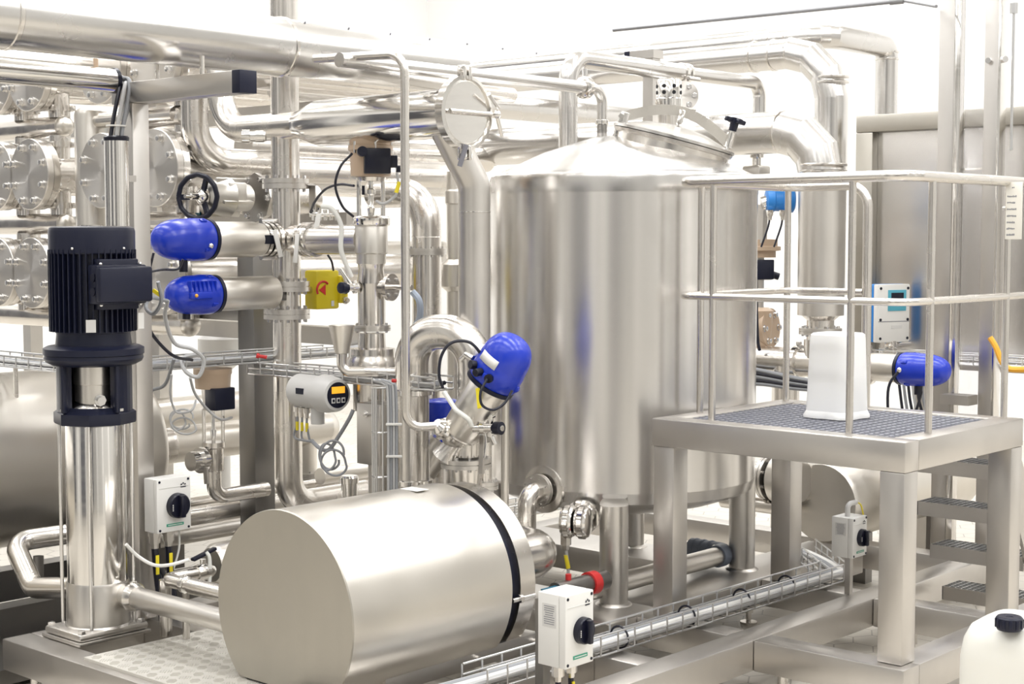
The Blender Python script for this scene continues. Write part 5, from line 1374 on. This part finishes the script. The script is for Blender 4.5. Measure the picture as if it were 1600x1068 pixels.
# pipe along the back with blue actuator at its end
P4 = onX(1385, 574, 8.0); 
bpipe = thing('manifold_pipe', 'level steel pipe behind the platform with clamp joints and drop leg', 'pipe')
y_a = toY(P4, 1362); 
part('pipe', G().cyl(toY(P4, 1120), y_a, .085, seg=32), 'pipe', bpipe)
for px in (1248, 1358): clampring(bpipe, toY(P4, px), Y, .086, .02)
q = toY(P4, 1228); part('drop_leg', G().cyl(q, V((q.x, q.y, .3)), .082), 'pipe', bpipe)
q = toY(P4, 1277); part('riser', G().cyl(q, V((q.x, q.y, toZ(q, 530).z)), .08), 'pipe', bpipe)
ra = thing('valve_actuator', 'blue capped valve actuator on the right, behind the platform railing', 'actuator', 'blue capped valve actuators')
Jr = toY(P4, 1410)
actuator(ra, Jr, Y, .092, (toY(P4, 1484) - Jr).length, (y_a - Jr).length - .02)
part('gland', G().cyl(Jr - Y * .1 - Z * .09, Jr - Y * .1 - Z * .14, .024), 'black', ra)
part('lead', G().wire([Jr - Y * .12 - Z * .12, Jr - Y * .10 - Z * .2, Jr - Y * .06 - Z * .3], .008), 'cable', ra)
part('lead', G().wire([Jr - Y * .03 - X * .09, Jr + Y * .02 - X * .12 - Z * .1, Jr + Y * .03 - X * .1 - Z * .3], .008), 'cable', ra)
part('air_fitting', G().sphere(Jr - Y * .03 - X * .09, .016), 'pol', ra)
# brown control valve and blue sensor behind the tank edge
bv_ = thing('control_valve', 'brown bodied control valve peeking out behind the right edge of the tank', 'valve')
bc = U(1186, 450, 9.5); bc0 = V((bc.x, bc.y, 0))
def bz(py): return toZ(bc, py).z
def bl(prof, n, m): return part(n, G().lathe(bc0, Z, [(bz(py), r) for py, r in prof], 28), m, bv_)
bl([(402, .10), (392, .10), (391, .13), (385, .13), (384, .11), (374, .11), (372, 0)], 'actuator_head', 'tan')
part('positioner', G().box(V((bc.x, bc.y, bz(422))) + RT * .02 - FW * .05, (.11, .10, .12), (RT, FW, Z), bev=.006).cyl(V((bc.x, bc.y, bz(428))) + RT * .07, V((bc.x, bc.y, bz(432))) + RT * .12, .022), 'navy', bv_)
bl([(480, .03), (402, .03)], 'yoke', 'dull')
bl([(545, .07), (530, .075), (485, .09), (480, .06)], 'body', 'tan')
q = V((bc.x, bc.y, bz(512))); part('flange', G().lathe(q + RT * .05, RT * .8 - FW * .6, [(0, .12), (.03, .12)], 36), 'tan', bv_); bolts(bv_, q + RT * .05 + (RT * .8 - FW * .6).normalized() * .03, RT * .8 - FW * .6, .09, 6, .016, .02)
part('cable', G().wire([U(1181, 420, 9.3), U(1182, 480, 9.3), U(1184, 530, 9.3), U(1187, 548, 9.3)], .01), 'cable', bv_)
bs = thing('pressure_sensor', 'bright blue round sensor housing behind the railing, right of the tank', 'sensor')
q = U(1214, 312, 9.3)
part('housing', G().lathe(q - RT * .07, RT, [(0, .05), (.01, .072), (.05, .075), (.055, .068), (.10, .07), (.105, .077), (.165, .077), (.175, .06)], 32), 'sky', bs)
part('mount', G().bar(U(1190, 320, 9.4), U(1188, 380, 9.4), .06, .05), 'dull', bs)
part('neck', G().cyl(U(1190, 318, 9.3), U(1204, 314, 9.3), .04), 'pol', bs)
for k in range(2):
    e = U(1203 + 20 * k, 328, 9.25); part('gland', G().lathe(e, -Z, [(0, .022), (.03, .02), (.04, .013), (.06, .012)], 8), 'pol', bs)
    part('lead', G().wire([e - Z * .04, e - Z * .1 - RT * .01, e - Z * .22 - RT * .05], .006), 'cable', bs)
# orange hose, cable tray remains behind the railing
strand([onX(1547, 527, 8.2), onX(1556, 542, 8.2), onX(1566, 566, 8.2), onX(1578, 576, 8.2), onX(1600, 577, 8.2), onX(1625, 576, 8.2)], .017, 'orange', 'orange hose draped behind the right end of the railing', name='hose')
tr2 = thing('cable_tray', 'wire cable tray behind the railing at the right edge', 'tray')
p0_ = onX(1365, 560, 8.75); tray(tr2, V((8.75, p0_.y, p0_.z)), V((8.75, 2.9, p0_.z)), .14, .06, .1)
for k in range(6):
    strand([onX(1405 + 7 * k, 600, 8.5), onX(1408 + 7 * k, 625, 8.5), onX(1412 + 8 * k, 655, 8.5)], .009, ('cable', 'greyd', 'cable', 'grey', 'cable', 'greyd')[k], 'one of the cables hanging below the right blue actuator', 'cables below the right actuator')
for k in range(5):
    strand([onX(1170, 575 + 6 * k, 7.9), onX(1195, 580 + 5 * k, 7.9), onX(1240, 590 + 4 * k, 7.9), onX(1285, 598 + 3 * k, 7.9)], .013, ('greyd', 'cable', 'greyd', 'cable', 'greyd')[k], 'one of the dark cables level behind the platform post, under the manifold pipe', 'cables under the manifold pipe')
# ================================================================== under the platform
uv = thing('floor_vessel', 'satin horizontal steel vessel seen under the platform deck', 'vessel')
c = U(1325, 775, 9.3); 
part('shell', G().lathe(toX(c, 1283), X, [(0, .0), (.001, .225), (.03, .24), (1.6, .24), (1.62, .20), (1.63, 0)], 56), 'hood', uv)
for o in (.3, 1.3):
    q = toX(c, 1283) + X * o; part('saddle', G().span((q.x - .04, q.y - .15, .0), (q.x + .04, q.y + .15, q.z - .2)), 'dark', uv)
fv = thing('flanged_pump_end', 'flanged pipe end between tank leg and platform leg under the deck', 'pipe')
q = U(1196, 745, 9.2)
part('pipe', G().cyl(toY(q, 1150), q, .09).cyl(q - Z * .17 + Y * .3, q - Z * .17 - Y * .2, .045), 'pipe', fv)
flange(fv, q - Y * .02, Y, .13, .02, .09, 8)
part('casing', G().lathe(q - Y * .05, -Y, [(0, .10), (.03, .14), (.12, .16), (.2, .12)], 36), 'dull', fv)
mpipe = thing('floor_pipe', 'low steel pipe with blue grey rubber couplings behind the platform leg', 'pipe')
a_ = U(985, 905, 7.75); b_ = toX(a_, 1128)
part('pipe', G().tube([toX(a_, 905), b_, b_ + Y * .05], .05, .05, 24), 'hood', mpipe)
part('coupling', G().tube([b_ - X * .05, b_ + X * .03, b_ + X * .03 + Y * .22], .06, .07, 24), 'mgrey', mpipe, 'blue grey rubber coupling elbow')
for k in range(3): part('hose_clamp', G().lathe(b_ + X * .03 + Y * (.08 + .05 * k), Y, [(0, .062), (.012, .064)], 24), 'mgrey', mpipe)
rv = thing('check_valve', 'dark pipe piece with red ring on the frame behind the near switch box', 'valve')
v0 = U(868, 925, 7.1); v1 = toX(v0, 945)
part('pipe', G().cyl(v0, v1, .045), 'dark', rv)
part('red_ring', G().lathe(toX(v0, 925), X, [(-.03, .055), (.02, .055)], 28), 'red', rv)
part('red_knob', G().cyl(toX(v0, 888) + Z * .04, toX(v0, 888) + Z * .07, .014), 'red', rv)
part('flow_tag', G().box(toX(v0, 856) + Z * .03 - Y * .03, (.10, .06, .006)), 'petrol', rv)
# ================================================================== long floor tray in front
lt = thing('cable_tray', 'long wire basket cable tray on the base frame, from near switch box to platform', 'tray')
l0_ = V((4.35, 4.10, ZT + .02)); l1_ = V((7.0, 4.06, ZT + .02))
tray(lt, l0_, l1_, .13, .085, .115)
l2_ = V((7.45, 4.5, ZT + .02)); tray(lt, l1_ + V((.02, .01, 0)), l2_, .13, .085, .11)
for k in range(5):
    o = (-.04, -.02, 0, .02, .04)[k]
    strand([l0_ + V((-.3, o, .04)), l0_ + V((.1, o, .03)), (l0_ + l1_) / 2 + V((0, o, .025 + .008 * (k % 2))), l1_ + V((-.1, o, .03)), l1_ + V((.12, .06 + o, .03)), l2_ + V((-.05, o, .03)), l2_ + V((.1, .1 + o, -.05))], (.014, .018, .012, .016, .010)[k], ('grey', 'white', 'grey', 'greyd', 'grey')[k], 'one of the cables lying along the long floor tray', 'cables in the long floor tray')
for k, x in enumerate((5.25, 5.75, 6.2, 6.6)):
    solo('cable_tie', G().ring(V((x, 4.085, ZT + .052)), X, .048, .005, 20, 6), 'cable', ('black tie around the floor tray cables, nearest the switch box', 'second black tie around the floor tray cables, before the platform', 'third black tie around the floor tray cables, at the platform leg', 'farthest black tie around the floor tray cables, under the platform')[k], 'tie')
lt2 = thing('cable_tray', 'wire cable tray crossing under the tank, behind its front legs', 'tray')
tray(lt2, V((5.75, 6.45, ZT + .05)), V((8.2, 6.45, ZT + .05)), .2, .07, .12)
# ------------------------------------------------------------------ origins at the base of every thing
bpy.context.view_layer.update()
for o in [o for o in COL.objects if o.parent is None and o.type in ('MESH', 'EMPTY') and o.get('kind') != 'structure' and o.name not in SETTLED]:
    settle(o)
